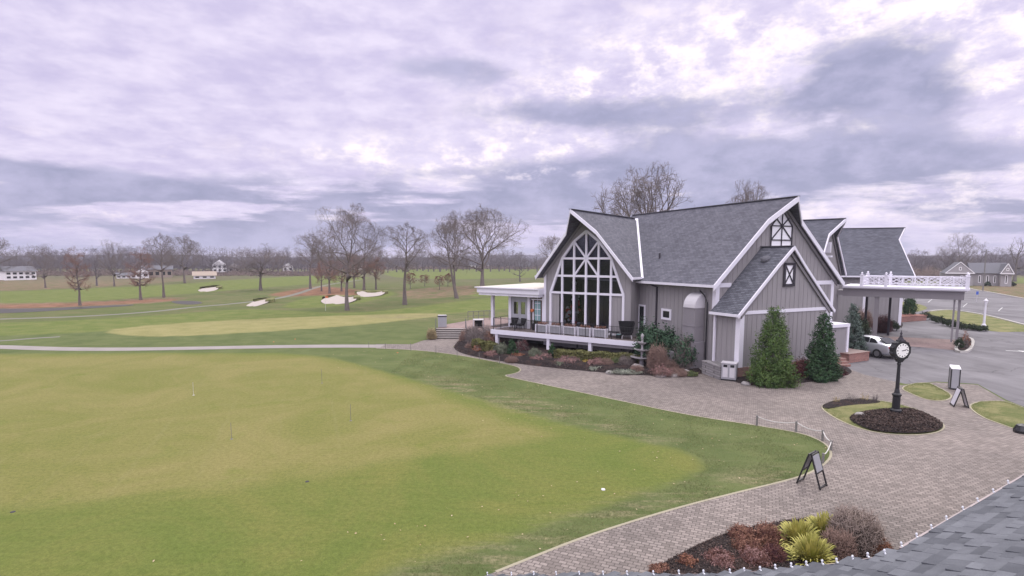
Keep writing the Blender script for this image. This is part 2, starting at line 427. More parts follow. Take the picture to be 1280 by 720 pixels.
def build_ground():
    az = np.concatenate([np.arange(-180, -62, 6.), np.arange(-62, 62, .125), np.arange(62, 180, 6.)]) * PI / 180
    rr = np.concatenate([[5.], np.geomspace(9, 140, 230), np.geomspace(143, 700, 130), np.geomspace(760, 9000, 14)])
    A, RR = np.meshgrid(az, rr); X = RR * np.sin(A); Y = RR * np.cos(A)
    na, nr = len(az), len(rr)
    V = np.stack([X.ravel(), Y.ravel(), np.zeros(X.size)], 1)
    i = np.arange(nr - 1)[:, None] * na; j = np.arange(na)[None, :]; j2 = (j + 1) % na
    Fq = np.stack([i + j, i + j2, i + na + j2, i + na + j], -1).reshape(-1, 4)[:, ::-1]
    V = np.vstack([V, [[0, 0, 0]]]); ctr = len(V) - 1
    # inner fan as degenerate-free quads: pair sectors
    k = np.arange(0, na - 1, 2); fan = np.stack([np.full(len(k), ctr), (k + 2) % na, k + 1, k], -1)
    me = arr_mesh('ground', V, np.vstack([Fq, fan]), True)
    x, y = V[:, 0], V[:, 1]; r = np.hypot(x, y); w = np.maximum(.12, r * .0035)
    def msk(P, k=1.): return np.clip(.5 + sdist(P, x, y) / (w * k) * .5, 0, 1)
    def mm(L, k=1.):
        o_ = np.zeros(len(x))
        for P in L: o_ = np.maximum(o_, msk(P, k))
        return o_
    for nm, a in (('z_fringe', msk(FRINGE, 5.)), ('z_green', msk(GREEN, 5.)), ('z_fair', mm(FAIR, 1.2)), ('z_tan', mm(TANZ, 1.)), ('z_brown', mm(BROWN, 2.)), ('z_bare', mm(BARE, 8.)), ('z_rust', mm(RUST, 1.5))):
        at_ = me.attributes.new(nm, 'FLOAT', 'POINT'); at_.data.foreach_set('value', a.astype(np.float32))
    m, n, l = newmat('turf'); t = NT(m.node_tree); v = pos(t)
    A_ = lambda nm: t.node('ShaderNodeAttribute', attribute_name=nm).outputs['Fac']
    big = t.noise(v, .05, 6, .6, .4); mid = t.noise(v, .45, 5, .65, .3); fine = t.noise(v, 7., 6, .8); vf = t.noise(v, 24., 4, .85)
    patch = t.noise(v, .16, 6, .7, .8); str_ = t.noise(t.mapping(v, (.5, 2.2, 1), (0, 0, .35)), .9, 5, .7)
    tex = t.math('ADD', t.math('MULTIPLY', fine, .5), t.math('MULTIPLY', vf, .5))
    rough = t.mix(t.ramp(mid, .3, .7), (.115, .150, .050), (.18, .205, .078))
    rough = t.mix(t.math('MULTIPLY', t.ramp(str_, .50, .75), .5), rough, (.27, .25, .14))
    rough = t.mix(t.math('MULTIPLY', t.ramp(tex, .42, .62), .55), rough, (.075, .098, .038))
    fr_ = t.mix(t.ramp(patch, .36, .66), (.150, .185, .045), (.200, .205, .058))
    fr_ = t.mix(t.math('MULTIPLY', t.ramp(str_, .48, .72), .45), fr_, (.118, .160, .032))
    gr_ = t.mix(t.ramp(patch, .32, .68), (.200, .205, .058), (.270, .240, .090))
    gr_ = t.mix(t.math('MULTIPLY', t.ramp(mid, .55, .75), .5), gr_, (.155, .195, .036))
    # faint mower lines across the putting surface
    sp = t.node('ShaderNodeSeparateXYZ'); l.new(t.mapping(v, rot=(0, 0, -.35)), sp.inputs[0])
    sn = t.math('ABSOLUTE', t.math('SUBTRACT', t.math('FRACT', t.math('MULTIPLY', t.math('ADD', sp.outputs[0], t.math('MULTIPLY', mid, .5)), .42)), .5))
    gr_ = t.mix(t.math('MULTIPLY', t.ramp(sn, .06, .0), t.math('MULTIPLY', t.ramp(big, .42, .55), .20)), gr_, (.29, .265, .12))
    sn2 = t.math('ABSOLUTE', t.math('SUBTRACT', t.math('FRACT', t.math('MULTIPLY', sp.outputs[1], .27)), .5))
    gr_ = t.mix(t.math('MULTIPLY', t.ramp(sn2, .1, .0), t.math('MULTIPLY', t.ramp(mid, .4, .6), .14)), gr_, (.28, .26, .11))
    fa_ = t.mix(t.ramp(mid, .35, .65), (.140, .180, .045), (.195, .215, .070))
    ta_ = t.mix(t.ramp(mid, .3, .7), (.27, .255, .10), (.35, .315, .14))
    bn_ = t.mix(t.ramp(mid, .35, .65), (.16, .135, .075), (.28, .185, .125))
    ba_ = t.mix(t.ramp(fine, .35, .65), (.15, .145, .075), (.36, .30, .18))
    zf = t.ramp(t.math('ADD', A_('z_fringe'), t.math('MULTIPLY', t.math('SUBTRACT', t.noise(v, 1.1, 6, .7), .5), .7)), .15, .85)
    col = t.mix(zf, rough, fr_); col = t.mix(A_('z_green'), col, gr_)
    far = t.mix(t.ramp(patch, .4, .65), (.125, .150, .052), (.185, .175, .082))
    gpz = t.node('ShaderNodeSeparateXYZ'); l.new(v, gpz.inputs[0])
    col = t.mix(t.math('MULTIPLY', t.ramp(gpz.outputs[1], 56., 72.), .9), col, far)
    col = t.mix(A_('z_fair'), col, fa_); col = t.mix(A_('z_tan'), col, ta_)
    col = t.mix(t.math('MULTIPLY', A_('z_brown'), t.ramp(mid, .3, .6)), col, bn_)
    col = t.mix(t.math('MULTIPLY', A_('z_rust'), .85), col, t.mix(t.ramp(mid, .3, .7), (.20, .10, .065), (.36, .19, .12)))
    col = t.mix(t.math('MULTIPLY', A_('z_bare'), t.ramp(t.math('ADD', t.math('MULTIPLY', str_, .6), t.math('MULTIPLY', patch, .4)), .46, .60)), col, ba_)
    far2 = t.mix(t.ramp(patch, .4, .6), (.135, .135, .075), (.17, .145, .095))
    yr_ = t.ramp(gpz.outputs[1], 150., 230.)
    isf = t.math('SUBTRACT', 1., A_('z_fair'))
    col = t.mix(t.math('MULTIPLY', t.math('MULTIPLY', yr_, isf), .8), col, far2)
    col = t.mix(1., col, t.mix(t.ramp(tex, .3, .7), (.46, .48, .46), (1.04, 1.05, 1.05)), 'MULTIPLY')
    t.finish(col, .95, bump=tex, bstr=.5, bdist=.05, spec=.1)
    o = link('ground', me, None, 'turf'); tag(o, kind='structure')
build_ground()
def struct(o, label=None): return tag(o, kind='structure', label=label)
# asphalt drive and car park
ASPH = [gp(*q) for q in [(1040, 440), (1056, 460), (1079, 468), (1118, 477), (1132, 480), (1170, 477), (1222, 480), (1258, 500), (1300, 516), (1500, 590), (1500, 412), (1330, 383), (1280, 373.5), (1240, 366), (1214, 361.5), (1180, 357), (1120, 354), (1040, 352), (1000, 380)]]
struct(sheet('driveway', ASPH, .004, 'asphalt'))
# paved plaza
PAVE_PX = [(470, 430.2), (515, 430.5), (528, 426), (545, 422.5), (582, 422.5), (574, 428), (566, 434), (600, 440), (900, 440), (1060, 445), (1056, 459), (1079, 468), (1118, 477), (1126, 482), (1168, 478), (1222, 481), (1258, 502), (1300, 520), (1500, 600), (1500, 900), (520, 900), (560, 745), (600, 722), (620, 715), (660, 699), (720, 675), (780, 655), (850, 634), (920, 616), (975, 603), (1010, 593), (1030, 581), (1040, 570), (1036, 558), (1022, 549), (1000, 541), (940, 531), (860, 519), (780, 502), (700, 485), (650, 474.5), (628, 469.5), (642, 467.5), (651, 464), (650, 460), (640, 456.5), (600, 448.5), (560, 442), (520, 437.5), (470, 435.5)]
PAVE = [gp(*q) for q in PAVE_PX]
def refine(P, i0, i1, it=2):
    return P[:i0] + [Vector((q.x, q.y, 0)) for q in smooth_poly(P[i0:i1], it, False)] + P[i1:]
lawn_edge = smooth_poly(PAVE[23:], 2, False)
PAVE2 = PAVE[:23] + [Vector((q.x, q.y, 0)) for q in lawn_edge]
struct(sheet('plaza_paving', PAVE2, .008, 'pavers'))
struct(ribbon('paving_edge', lawn_edge, .09, .012, 'edge_stone'))
CARTP = [(-300, 432), (-120, 431.5), (0, 433.5), (60, 436), (130, 436.8), (220, 435.8), (330, 433.5), (420, 432.6), (478, 432.8)]
struct(ribbon('cart_path', smooth_poly([gp(*q) for q in CARTP], 2, False), 1.7, .010, 'path_beige'))
struct(ribbon('side_path', smooth_poly([gp(*q) for q in [(-300, 430), (-60, 428), (0, 426.5), (40, 423), (75, 421)]], 2, False), .8, .006, 'path_grey'))
struct(ribbon('far_path', smooth_poly([gp(*q) for q in [(-40, 400), (100, 396), (190, 390), (240, 384), (290, 380), (360, 372), (400, 357), (450, 350)]], 2, False), 1.4, .006, 'path_grey'))
struct(sheet('crossing_band', [gp(*q) for q in [(1060, 420), (1118, 421), (1160, 423), (1200, 425), (1194, 438), (1150, 434), (1118, 431.5), (1060, 432)]], .009, 'brick_band'))
# lawns let into the paving
def lawn(name, px, it=2, mound=.06, z=.012, mt='turf2'):
    return struct(sheet(name, px_poly(px, it), z, mt, mound=mound, edge=.7, grid=.5))
m, n, l = newmat('turf2'); t = NT(m.node_tree); v = pos(t)
a = t.noise(v, .8, 6, .7, .6); b = t.noise(v, 30, 4, .75)
col = t.mix(t.ramp(a, .35, .65), (.13, .15, .055), (.27, .245, .12)); col = t.mix(t.math('MULTIPLY', t.ramp(b, .4, .65), .5), col, (.08, .10, .035))
t.finish(col, .95, bump=b, bstr=.6, bdist=.05, spec=.1)
ISL = [(1024, 509), (1040, 502), (1070, 498.5), (1100, 501), (1130, 507), (1150, 514), (1170, 524), (1182, 533), (1175, 540.5), (1150, 544.5), (1110, 543.5), (1080, 538), (1058, 530), (1040, 521)]
lawn('island_lawn', ISL); lawn('kerbside_lawn', [(1125, 486), (1138, 480), (1160, 478), (1168, 482), (1188, 492), (1190, 498), (1177, 502), (1157, 500), (1140, 493)])
lawn('entrance_lawn', [(1209, 508), (1223, 502), (1248, 501.5), (1262, 503), (1290, 514), (1340, 532), (1340, 566), (1280, 541), (1252, 531), (1227, 522)])
lawn('car_park_lawn', [(1150, 391), (1182, 387), (1210, 390.5), (1240, 396), (1285, 408), (1310, 414), (1310, 417), (1280, 414.5), (1250, 415.5), (1225, 412), (1195, 408), (1170, 400)], mound=.1)
lawn('side_lawn', [(1130, 376), (1165, 384), (1145, 391), (1120, 392), (1110, 380)], mound=.05)
for k, px in enumerate((ISL, [(1125, 486), (1138, 480), (1160, 478), (1168, 482), (1188, 492), (1190, 498), (1177, 502), (1157, 500), (1140, 493)], [(1209, 508), (1223, 502), (1248, 501.5), (1262, 503), (1290, 514), (1340, 532), (1340, 566), (1280, 541), (1252, 531), (1227, 522)])):
    struct(ribbon('island_edging', px_poly(px, 2), .07, .010, 'edge_stone', closed=True, h=.02))
struct(ribbon('kerb', px_poly([(1150, 391), (1182, 387), (1210, 390.5), (1240, 396), (1285, 408), (1310, 414)], 2)[:-8], .3, .0, 'kerb_stone', h=.13))
struct(ribbon('kerb', smooth_poly([gp(*q) for q in [(1195, 356), (1214, 361.5), (1240, 366), (1280, 373.5), (1330, 383)]], 1, False), .35, .0, 'kerb_stone', h=.13))
def bed(px, mound=.12, it=2, z=.016): return struct(sheet('mulch_bed', px_poly(px, it), z, 'mulch', mound=mound, edge=.6, grid=.3, rough=.05))
bed([(1057, 524), (1075, 517), (1110, 513), (1145, 514), (1168, 524), (1181, 533), (1174, 540), (1150, 544), (1110, 543), (1080, 537.5)], .13, z=.09)
bed([(1025, 509), (1040, 502.3), (1070, 499), (1102, 502), (1098, 506), (1060, 508), (1035, 513)], .1, z=.07)
bed([(565, 434), (575, 441.5), (600, 447.5), (650, 455.5), (700, 461), (760, 466.5), (820, 470.5), (865, 469.5), (884, 466), (890, 456), (860, 446), (800, 437), (740, 430), (680, 425), (620, 419), (590, 416), (576, 424)], .22)
bed([(904, 473), (920, 478), (940, 482.5), (970, 483), (1010, 478), (1050, 472), (1067, 466), (1060, 459), (1040, 450), (1000, 450), (925, 455)], .15)
bed([(790, 725), (840, 698), (880, 677), (915, 664), (960, 655), (1000, 648), (1060, 650), (1100, 668), (1122, 692), (1120, 720), (1000, 760), (850, 800)], .15)
bed([(1152, 392), (1172, 400), (1198, 409), (1222, 413.5), (1238, 412.5), (1222, 409), (1200, 404), (1175, 396)], .1, z=.03)
bed([(1092, 408), (1126, 412), (1130, 404), (1118, 400), (1060, 398), (1060, 412)], .1)
# sand bunkers
bunk = [('pale sand bunker with a wavy lip, farthest left in the distance', [(246, 363.5), (254, 361), (262, 360), (270, 358.8), (276, 359.5), (272, 362.5), (262, 364.5), (252, 365)]),
        ('small thin sand bunker just beyond the bright fairway', [(305, 383), (316, 379), (328, 376.5), (338, 375.5), (340, 377.5), (330, 380.5), (318, 383.5)]),
        ('wide white sand bunker left of the big bare tree trunk', [(400, 377), (410, 373.5), (422, 372), (434, 374), (446, 372), (447, 376), (436, 379.5), (420, 380.5), (404, 380)]),
        ('white sand bunker right of the big bare tree trunk', [(444, 367), (456, 366), (466, 368), (482, 365), (481, 369), (466, 371.5), (450, 371)])]
for lb, px in bunk:
    o = sheet('sand_bunker', px_poly(px, 2), .03, 'sand', mound=.0, rough=.03, grid=.6); struct(o, lb)
    ys_ = [v_.co.y for v_ in o.data.vertices]; y0_, y1_ = min(ys_), max(ys_)
    for v_ in o.data.vertices: v_.co.z += .5 * max(0, (v_.co.y - y0_) / (y1_ - y0_)) ** 1.5 + .06 * math.sin(v_.co.x * 1.1)
    P = px_poly(px, 2)
    k = len(P); up = sorted(P, key=lambda p: -p.y)[:k // 2]; up.sort(key=lambda p: p.x)
    struct(ribbon('bunker_lip', up, 1.2, -.1, 'turf2', h=.66))
struct(sheet('pond', px_poly([(-200, 386), (0, 386), (60, 385.5), (110, 383), (166, 380.5), (168, 382), (120, 385), (60, 389), (0, 392), (-200, 396)], 1), .02, 'pond_water'))
struct(sheet('pond', px_poly([(212, 377), (225, 376), (248, 376.5), (255, 379), (240, 381), (222, 380)], 1), .02, 'pond_water'))
def arrow(px, py, ang, L=2.2):
    c = gp(px, py); mb = MB(); a = Matrix.Rotation(ang, 3, 'Z')
    pts = [(-L / 2, -.09), (L * .1, -.09), (L * .1, -.35), (L / 2, 0), (L * .1, .35), (L * .1, .09), (-L / 2, .09)]
    vs = [c + a @ Vector((x, y, 0)) for x, y in pts]; mb.add([(v.x, v.y, .012) for v in vs], [(0, 1, 5, 6), (2, 3, 4)])
    struct(mb.build('road_marking', 'paint_mark'))
arrow(1272, 439, -.25, 1.6)
for q in range(3):
    a = gp(1165 + q * 44, 374 + q * 5.2); b = gp(1155 + q * 44 + 5, 378 + q * 5.4)
    struct(ribbon('road_marking', [a, b], .08, .010, 'paint_mark'))
# ------------------------------------------------------------------ clubhouse
class Fr:
    def __init__(s, cx, cy, a):
        s.c = Vector((cx, cy, 0)); s.a = a; s.u = Vector((-math.sin(a), math.cos(a), 0)); s.v = Vector((math.cos(a), math.sin(a), 0))
    def p(s, S, T, Z): return s.c + s.v * S + s.u * T + Vector((0, 0, Z))
def fbox(mb, fr, s0, s1, t0, t1, z0, z1):
    q = lambda z: [fr.p(s0, t0, z), fr.p(s1, t0, z), fr.p(s1, t1, z), fr.p(s0, t1, z)]
    return mb.hexa(q(z0), q(z1))
def gable_roof(parent, fr, zr, sl, ot, ok, ak, ae, oe, T, mt, th=.2, rake=.36, sides=(1, 1), lab=None, back=None):
    """two roof slopes with the overhang that juts out at the peak, rake boards, gutters, ridge cap"""
    mb = MB(); wb = MB(); ib = MB(); gbs = []
    nz = Vector((0, 0, -th))
    for sg in (-1, 1):
        T2 = T if back is None else T
        P = [fr.p(0, -ot, zr), fr.p(sg * ak, -ok, zr - sl * ak), fr.p(sg * ae, -oe, zr - sl * ae), fr.p(sg * ae, T, zr - sl * ae), fr.p(0, T, zr)]
        mb.prism(P, nz)
        # white rake boards following the kinked edge
        E_ = [fr.p(0, -ot - .03, zr + .02), fr.p(sg * ak, -ok - .03, zr - sl * ak + .02), fr.p(sg * (ae + .03), -oe - .03, zr - sl * (ae + .03) + .02)]
        for a, b in ((E_[0], E_[1]), (E_[1], E_[2])):
            d = Vector((0, 0, -rake)); q = fr.u * .09
            wb.hexa([a, b, b + d, a + d], [a + q, b + q, b + q + d, a + q + d])
        # inner board against the wall
        a, b = fr.p(sg * .05, -.06, zr - th - .12), fr.p(sg * (ae - .3), -.06, zr - th - .12 - sl * (ae - .3))
        d = Vector((0, 0, -.26)); q = fr.u * -.07
        ib.hexa([a, b, b + d, a + d], [a + q, b + q, b + q + d, a + q + d])
        e0 = fr.p(sg * (ae + .05), -oe, zr - sl * ae - .08); e1 = fr.p(sg * (ae + .05), T, zr - sl * ae - .08)
        if sides[0 if sg < 0 else 1]: gb = MB(); gb.bar(e0, e1, .13, .16); gbs.append(gb)
    roof = mb.build('roof', mt, parent)
    for gb in gbs: gb.build('gutter', 'white_paint', roof)
    wb.build('rake_board', 'white_paint', roof); ib.build('inner_rake_board', 'siding_trim_grey', roof)
    cb = MB(); a, b = fr.p(0, -ot, zr + .02), fr.p(0, T, zr + .02); cb.bar(a, b, .30, .04); cb.build('ridge_cap', 'far_roof', roof)
    return roof
def wall_box(parent, fr, hw, T0, T1, zr, sl, th, name='wall', base=.75, gable_battens=True, left=True, right=False, sp=.41, holes=(), lholes=(), mt='siding'):
    mb = MB(); zw = zr - sl * hw - th; zt = zr - th - .02
    mb.prism([fr.p(-hw, T0, 0), fr.p(-hw, T0, zw), fr.p(0, T0, zt), fr.p(hw, T0, zw), fr.p(hw, T0, 0)], fr.u * (T1 - T0))
    def strip(z0, z1, hs, S):
        segs = [(z0, z1)]
        for (a, b, c, d) in hs:
            if a <= S <= b:
                ns = []
                for p, q in segs:
                    if c > p: ns.append((p, min(q, c)))
                    if d < q: ns.append((max(p, d), q))
                segs = [x for x in ns if x[1] - x[0] > .05]
        return segs
    if gable_battens:
        S = -hw + sp / 2
        while S < hw:
            for a, b in strip(base, zt - sl * abs(S) - .02, holes, S): fbox(mb, fr, S - .022, S + .022, T0 - .022, T0 + .01, a, b)
            S += sp
    for sg, on in ((-1, left), (1, right)):
        if not on: continue
        Tt = T0 + sp / 2
        while Tt < T1:
            for a, b in strip(base, zw, lholes, Tt):
                s0 = sg * hw; fbox(mb, fr, min(s0, s0 + sg * .022), max(s0, s0 + sg * .022), Tt - .022, Tt + .022, a, b)
            Tt += sp
    w = mb.build(name, mt, parent)
    if base:
        bb = MB(); fbox(bb, fr, -hw - .07, hw + .07, T0 - .07, T1, 0, base); bb.build('brick_base', 'brick', parent)
    return w
club = empty('clubhouse', 'grey board-and-batten clubhouse with steep swooping slate-grey roofs and a tall arched gable window', 'clubhouse', (18.4, 38.558, 0))
bpy.context.view_layer.update()
HOLD = []
class Par:      # children keep world coordinates through the inverse matrix
    pass
def adopt(o, root):
    o.parent = root; o.matrix_parent_inverse = Matrix.Translation(-Vector(root.location)) if root.rotation_euler.z == 0 else root.matrix_world.inverted()
clubparts = []
_b = MB.build
def cb(mb, name, mt, parent=None, **kw):      # part (or sub-part) of the clubhouse
    o = _b(mb, name, mt, parent, **kw)
    if parent is None: clubparts.append(o)
    return o
MBk = Fr(18.4, 38.558, AM)
ZR, SL = 11.575, .922
def track(f, *a, **k):
    before = set(C.objects); r = f(None, *a, **k)
    for o in set(C.objects) - before:
        if o.parent is None: clubparts.append(o)
    return r
track(wall_box, MBk, 5.7, 0, 16.2, ZR, SL, .2, lholes=[(7.0, 8.1, 0, 4.0), (4.1, 5.3, 3.0, 3.95)], holes=[(-1.1, 1.1, 8.3, 10.9)])
main_roof = track(gable_roof, MBk, ZR, SL, 1.25, .35, 1.6, 6.27, .42, 16.6, 'shingle_main')
def trimbox(fr, s0, s1, t0, t1, z0, z1, name='corner_board', mt='white_paint', parent=None):
    mb = MB(); fbox(mb, fr, s0, s1, t0, t1, z0, z1); return cb(mb, name, mt, parent)
trimbox(MBk, -5.74, -5.42, -.05, .24, 3.9, 6.0); trimbox(MBk, 5.45, 5.74, -.05, .24, .75, 6.0)
trimbox(MBk, 3.0, 5.45, -.045, .01, 5.62, 5.9, 'band_board'); trimbox(MBk, -5.42, -4.4, -.045, .01, 5.62, 5.9, 'band_board')
# lattice panel in the main gable
def lattice(fr, s0, s1, z0, z1, apex, t, kind):
    mb = MB(); P = [fr.p(s0, t, z0), fr.p(s1, t, z0), fr.p(s1, t, z1)] + ([fr.p((s0 + s1) / 2, t, apex)] if apex else []) + [fr.p(s0, t, z1)]
    mb.prism(P, fr.u * -.04); w = cb(mb, 'gable_panel', 'bright_white')
    b = MB(); q = -.075; up = fr.u
    def br(a, c, wd=.07): b.bar(fr.p(a[0], t + q, a[1]), fr.p(c[0], t + q, c[1]), .05, wd, up=Vector((0, 0, 1)) if abs(a[0] - c[0]) > .01 else fr.v)
    sm = (s0 + s1) / 2
    if kind == 'tall':
        zm = z1 - .05; zl = z0 + .45
        for z in (z0, zl, zm): br((s0, z), (s1, z))
        for s in (s0, s1): b.box(fr.p(s, t + q, (z0 + zm) / 2), (.08, .05, zm - z0), fr.a)
        b.box(fr.p(sm, t + q, (z0 + apex) / 2), (.06, .05, apex - z0), fr.a)
        br((s0, zl), (sm, zm)); br((s1, zl), (sm, zm)); br((s0, zm), (sm, apex)); br((s1, zm), (sm, apex)); br((sm, zm), (s0 + .35, zm + .55)); br((sm, zm), (s1 - .35, zm + .55))
    else:
        for z in (z0, z1): br((s0 - .1, z), (s1 + .1, z), .16)
        for s in (s0, s1): b.box(fr.p(s, t + q, (z0 + z1) / 2), (.17, .05, z1 - z0 + .1), fr.a)
        br((s0, z0), (s1, z1), .06); br((s0, z1), (s1, z0), .06)
    b.build('lattice_bars', 'dark_timber', w)
lattice(MBk, -1.0, 1.0, 8.3, 9.75, 10.75, -.01, 'tall')
# front extension
EX = Fr(*(MBk.p(-1.76, -2.19, 0)[:2]), AM)
track(wall_box, EX, 4.045, 0, 2.25, 8.28, .962, .18, base=.75, right=True, holes=[(-.6, .6, 5.6, 7.3)])
track(gable_roof, EX, 8.28, .962, .35, .25, 1.2, 4.367, .2, 2.18, 'shingle_ext', .18, .24)
lattice(EX, -.43, .43, 5.80, 7.15, None, -.01, 'x')
trimbox(EX, -4.09, -3.74, -.06, .30, .75, 4.2); trimbox(EX, 3.78, 4.09, -.06, .26, .75, 4.2)
trimbox(EX, -3.74, 3.78, -.05, .01, 4.05, 4.26, 'band_board')
mb = MB(); mb.bar(EX.p(-4.15, 1.95, .4), EX.p(-4.15, 1.95, 4.0), .13, .13, up=EX.v); cb(mb, 'downspout', 'white_paint')
mb = MB(); mb.lathe([(.0, 0), (.30, 0), (.30, .10), (.24, .2), (.0, .26)], 14, (0, 0, 0))
o = _b(mb, 'roof_vent', 'far_roof'); o.location = EX.p(-.9, 1.0, 8.28 - .87); o.rotation_euler = (0, -.5, AM); clubparts.append(o)
# low annex by the steps on the right
mb = MB(); fbox(mb, MBk, 4.6, 6.3, -.9, 1.6, 0, 2.55); cb(mb, 'annex_wall', 'siding')
mb = MB(); fbox(mb, MBk, 4.5, 6.42, -1.0, 1.7, 2.55, 2.78); fbox(mb, MBk, 6.18, 6.40, -.98, -.7, .0, 2.55); fbox(mb, MBk, 6.18, 6.40, 1.4, 1.68, .0, 2.55); cb(mb, 'annex_trim', 'white_paint')
# long wall: downspout, small window, tall narrow door, air duct
def lw(t): return MBk.p(-5.7, t, 0)
mb = MB(); mb.bar(MBk.p(-5.78, 5.75, 1.0), MBk.p(-5.78, 5.75, 5.4), .10, .10, up=MBk.v); mb.bar(MBk.p(-5.78, 5.75, 5.4), MBk.p(-6.2, 6.2, 5.65), .10, .10); cb(mb, 'downspout', 'dark_timber')
def win(fr, s, t0, t1, z0, z1, fw=.12, name='window', glass='glass', dark=True):
    mb = MB()
    for a, b, c, d in ((t0, t1, z0, z0 + fw), (t0, t1, z1 - fw, z1), (t0, t0 + fw, z0 + fw, z1 - fw), (t1 - fw, t1, z0 + fw, z1 - fw)): fbox(mb, fr, s - .07, s, a, b, c, d)
    w = cb(mb, name, 'white_paint'); g = MB(); fbox(g, fr, s - .03, s - .015, t0 + fw, t1 - fw, z0 + fw, z1 - fw); g.build('pane', 'car_glass' if dark else glass, w); return w
win(MBk, -5.70, 4.15, 5.2, 3.05, 3.85, .16)
win(MBk, -5.70, 7.08, 7.92, 1.55, 3.95, .13, 'side_door')
db = MB(); fbox(db, MBk, -6.9, -5.76, .75, 2.25, 0, 1.98); d0 = cb(db, 'air_unit', 'duct_metal', bevel=.02)
db = MB(); fbox(db, MBk, -7.5, -6.92, 1.2, 2.5, 0, 1.25); cb(db, 'air_unit', 'duct_metal', bevel=.02)
db = MB(); fbox(db, MBk, -6.6, -5.76, .85, 1.95, 1.98, 3.05); fbox(db, MBk, -6.63, -5.76, .82, 1.98, 3.0, 3.06); fbox(db, MBk, -6.6, -5.76, .85, 1.95, 3.06, 4.2); fbox(db, MBk, -6.63, -5.76, .82, 1.98, 4.18, 4.24)
duct = cb(db, 'exhaust_duct', 'duct_metal')
db = MB(); n_ = 7; cs = []
for i in range(n_ + 1):
    a = i / n_ * PI * .5; r0 = .86
    # elbow turning from vertical into the wall
    ctr_s, ctr_z = -5.76, 4.24
    for rad in (.0, r0): pass
    cs.append((ctr_s - r0 * math.cos(a), ctr_z + .95 * math.sin(a)))
P = [MBk.p(s, .85, z) for s, z in cs] + [MBk.p(-5.76, .85, 4.24)]
db.prism(P, MBk.u * 1.1); db.build('duct_elbow', 'light_duct', duct)
mb = MB(); mb.tube([MBk.p(-5.85, .55, .4), MBk.p(-5.85, .55, 4.6), MBk.p(-6.0, .7, 5.1), MBk.p(-6.2, .9, 5.4)], .05, 6); mb.build('cable_conduit', 'black_metal', duct)
# window wing
AW = -.62
WG = Fr(5.86, 44.3, AW)
ZW, SW = 11.15, 1.19
WINP = [(-3.25, 1.62), (-3.25, 4.72), (-2.17, 7.5), (-1.085, 8.85), (0, 9.65), (1.085, 8.85), (2.17, 7.5), (3.25, 4.72), (3.25, 1.62)]
# front wall with an opening shaped like the arched window
def wing_front():
    hw, zt, zw = 3.85, ZW - .22, ZW - .22 - SW * 3.85
    mb = MB()
    up = [(-3.85, 0), (-3.85, zw), (-2.6, ZW - .22 - SW * 2.6), (-1.3, ZW - .22 - SW * 1.3), (0, zt), (1.3, ZW - .22 - SW * 1.3), (2.6, ZW - .22 - SW * 2.6), (3.85, zw), (3.85, 0)]
    quads = [[up[0], up[1], WINP[1], WINP[0]], [up[1], up[2], WINP[2], WINP[1]], [up[2], up[3], WINP[3], WINP[2]], [up[3], up[4], WINP[4], WINP[3]],
             [up[4], up[5], WINP[5], WINP[4]], [up[5], up[6], WINP[6], WINP[5]], [up[6], up[7], WINP[7], WINP[6]], [up[7], up[8], WINP[8], WINP[7]], [up[8], up[0], WINP[0], WINP[8]]]
    for q in quads: mb.prism([WG.p(a, 0, b) for a, b in q], WG.u * .2)
    fbox(mb, WG, -3.85, -3.65, .2, 9.5, 0, zw); fbox(mb, WG, 3.65, 3.85, .2, 3.5, 0, zw)
    def inwin(s):
        xs = [p[0] for p in WINP[1:8]]; zs = [p[1] for p in WINP[1:8]]; return float(np.interp(s, xs, zs))
    s = -3.6
    while s < 3.8:
        z0 = inwin(s) + .12 if abs(s) < 3.25 else .1
        z1 = ZW - .3 - SW * abs(s)
        if z1 - z0 > .1: fbox(mb, WG, s - .022, s + .022, -.022, .01, z0, z1)
        s += .41
    cb(mb, 'wall', 'siding')
    # lower outer bays are boarded
    for a, b in ((-3.25, -2.17), (2.17, 3.25)):
        g = MB(); fbox(g, WG, a + (.0 if a > 0 else .0), b - (.3 if a < 0 else 0), .06, .14, 1.62, 4.72)
        for k in range(3):
            s = a + .25 + k * .3
            if s < b - .35 or a > 0: fbox(g, WG, s - .02, s + .02, .04, .06, 1.62, 4.72)
        cb(g, 'boarded_bay', 'siding')
    for s, z0, z1 in ((-3.79, .0, 6.2),): trimbox(WG, s - .1, s + .1, -.06, .02, z0, z1)
wing_front()
fm = MB(); wf = .15
def wbar(a, b, w=wf, dpt=.16, off=0.):
    A, B = WG.p(a[0], .03 + off, a[1]), WG.p(b[0], .03 + off, b[1]); d = (B - A).normalized(); x = d.cross(WG.u).normalized()
    fm.hexa([A - x * w / 2 - WG.u * dpt / 2, A + x * w / 2 - WG.u * dpt / 2, A + x * w / 2 + WG.u * dpt / 2, A - x * w / 2 + WG.u * dpt / 2],
            [B - x * w / 2 - WG.u * dpt / 2, B + x * w / 2 - WG.u * dpt / 2, B + x * w / 2 + WG.u * dpt / 2, B - x * w / 2 + WG.u * dpt / 2])
for i in range(len(WINP) - 1): wbar(WINP[i], WINP[i + 1], .19, .20)
wbar(WINP[-1], WINP[0], .12, .18, .004)
def hz(s): return float(np.interp(s, [p[0] for p in WINP[1:8]], [p[1] for p in WINP[1:8]]))
for k in (-2, -1, 0, 1, 2): wbar((k * 1.085, 1.62), (k * 1.085, hz(k * 1.085)), .16, .16, .006)
for z, hwid in ((4.72, 3.25), (6.1, 2.75), (7.5, 2.17)): wbar((-hwid, z), (hwid, z), .17, .15, -.007)
for a in ((-1.085, 8.85), (1.085, 8.85), (-1.085, 6.1), (1.085, 6.1)): wbar((0, 7.5), a, .13, .14, -.014)
wfr = cb(fm, 'arched_window', 'white_paint')
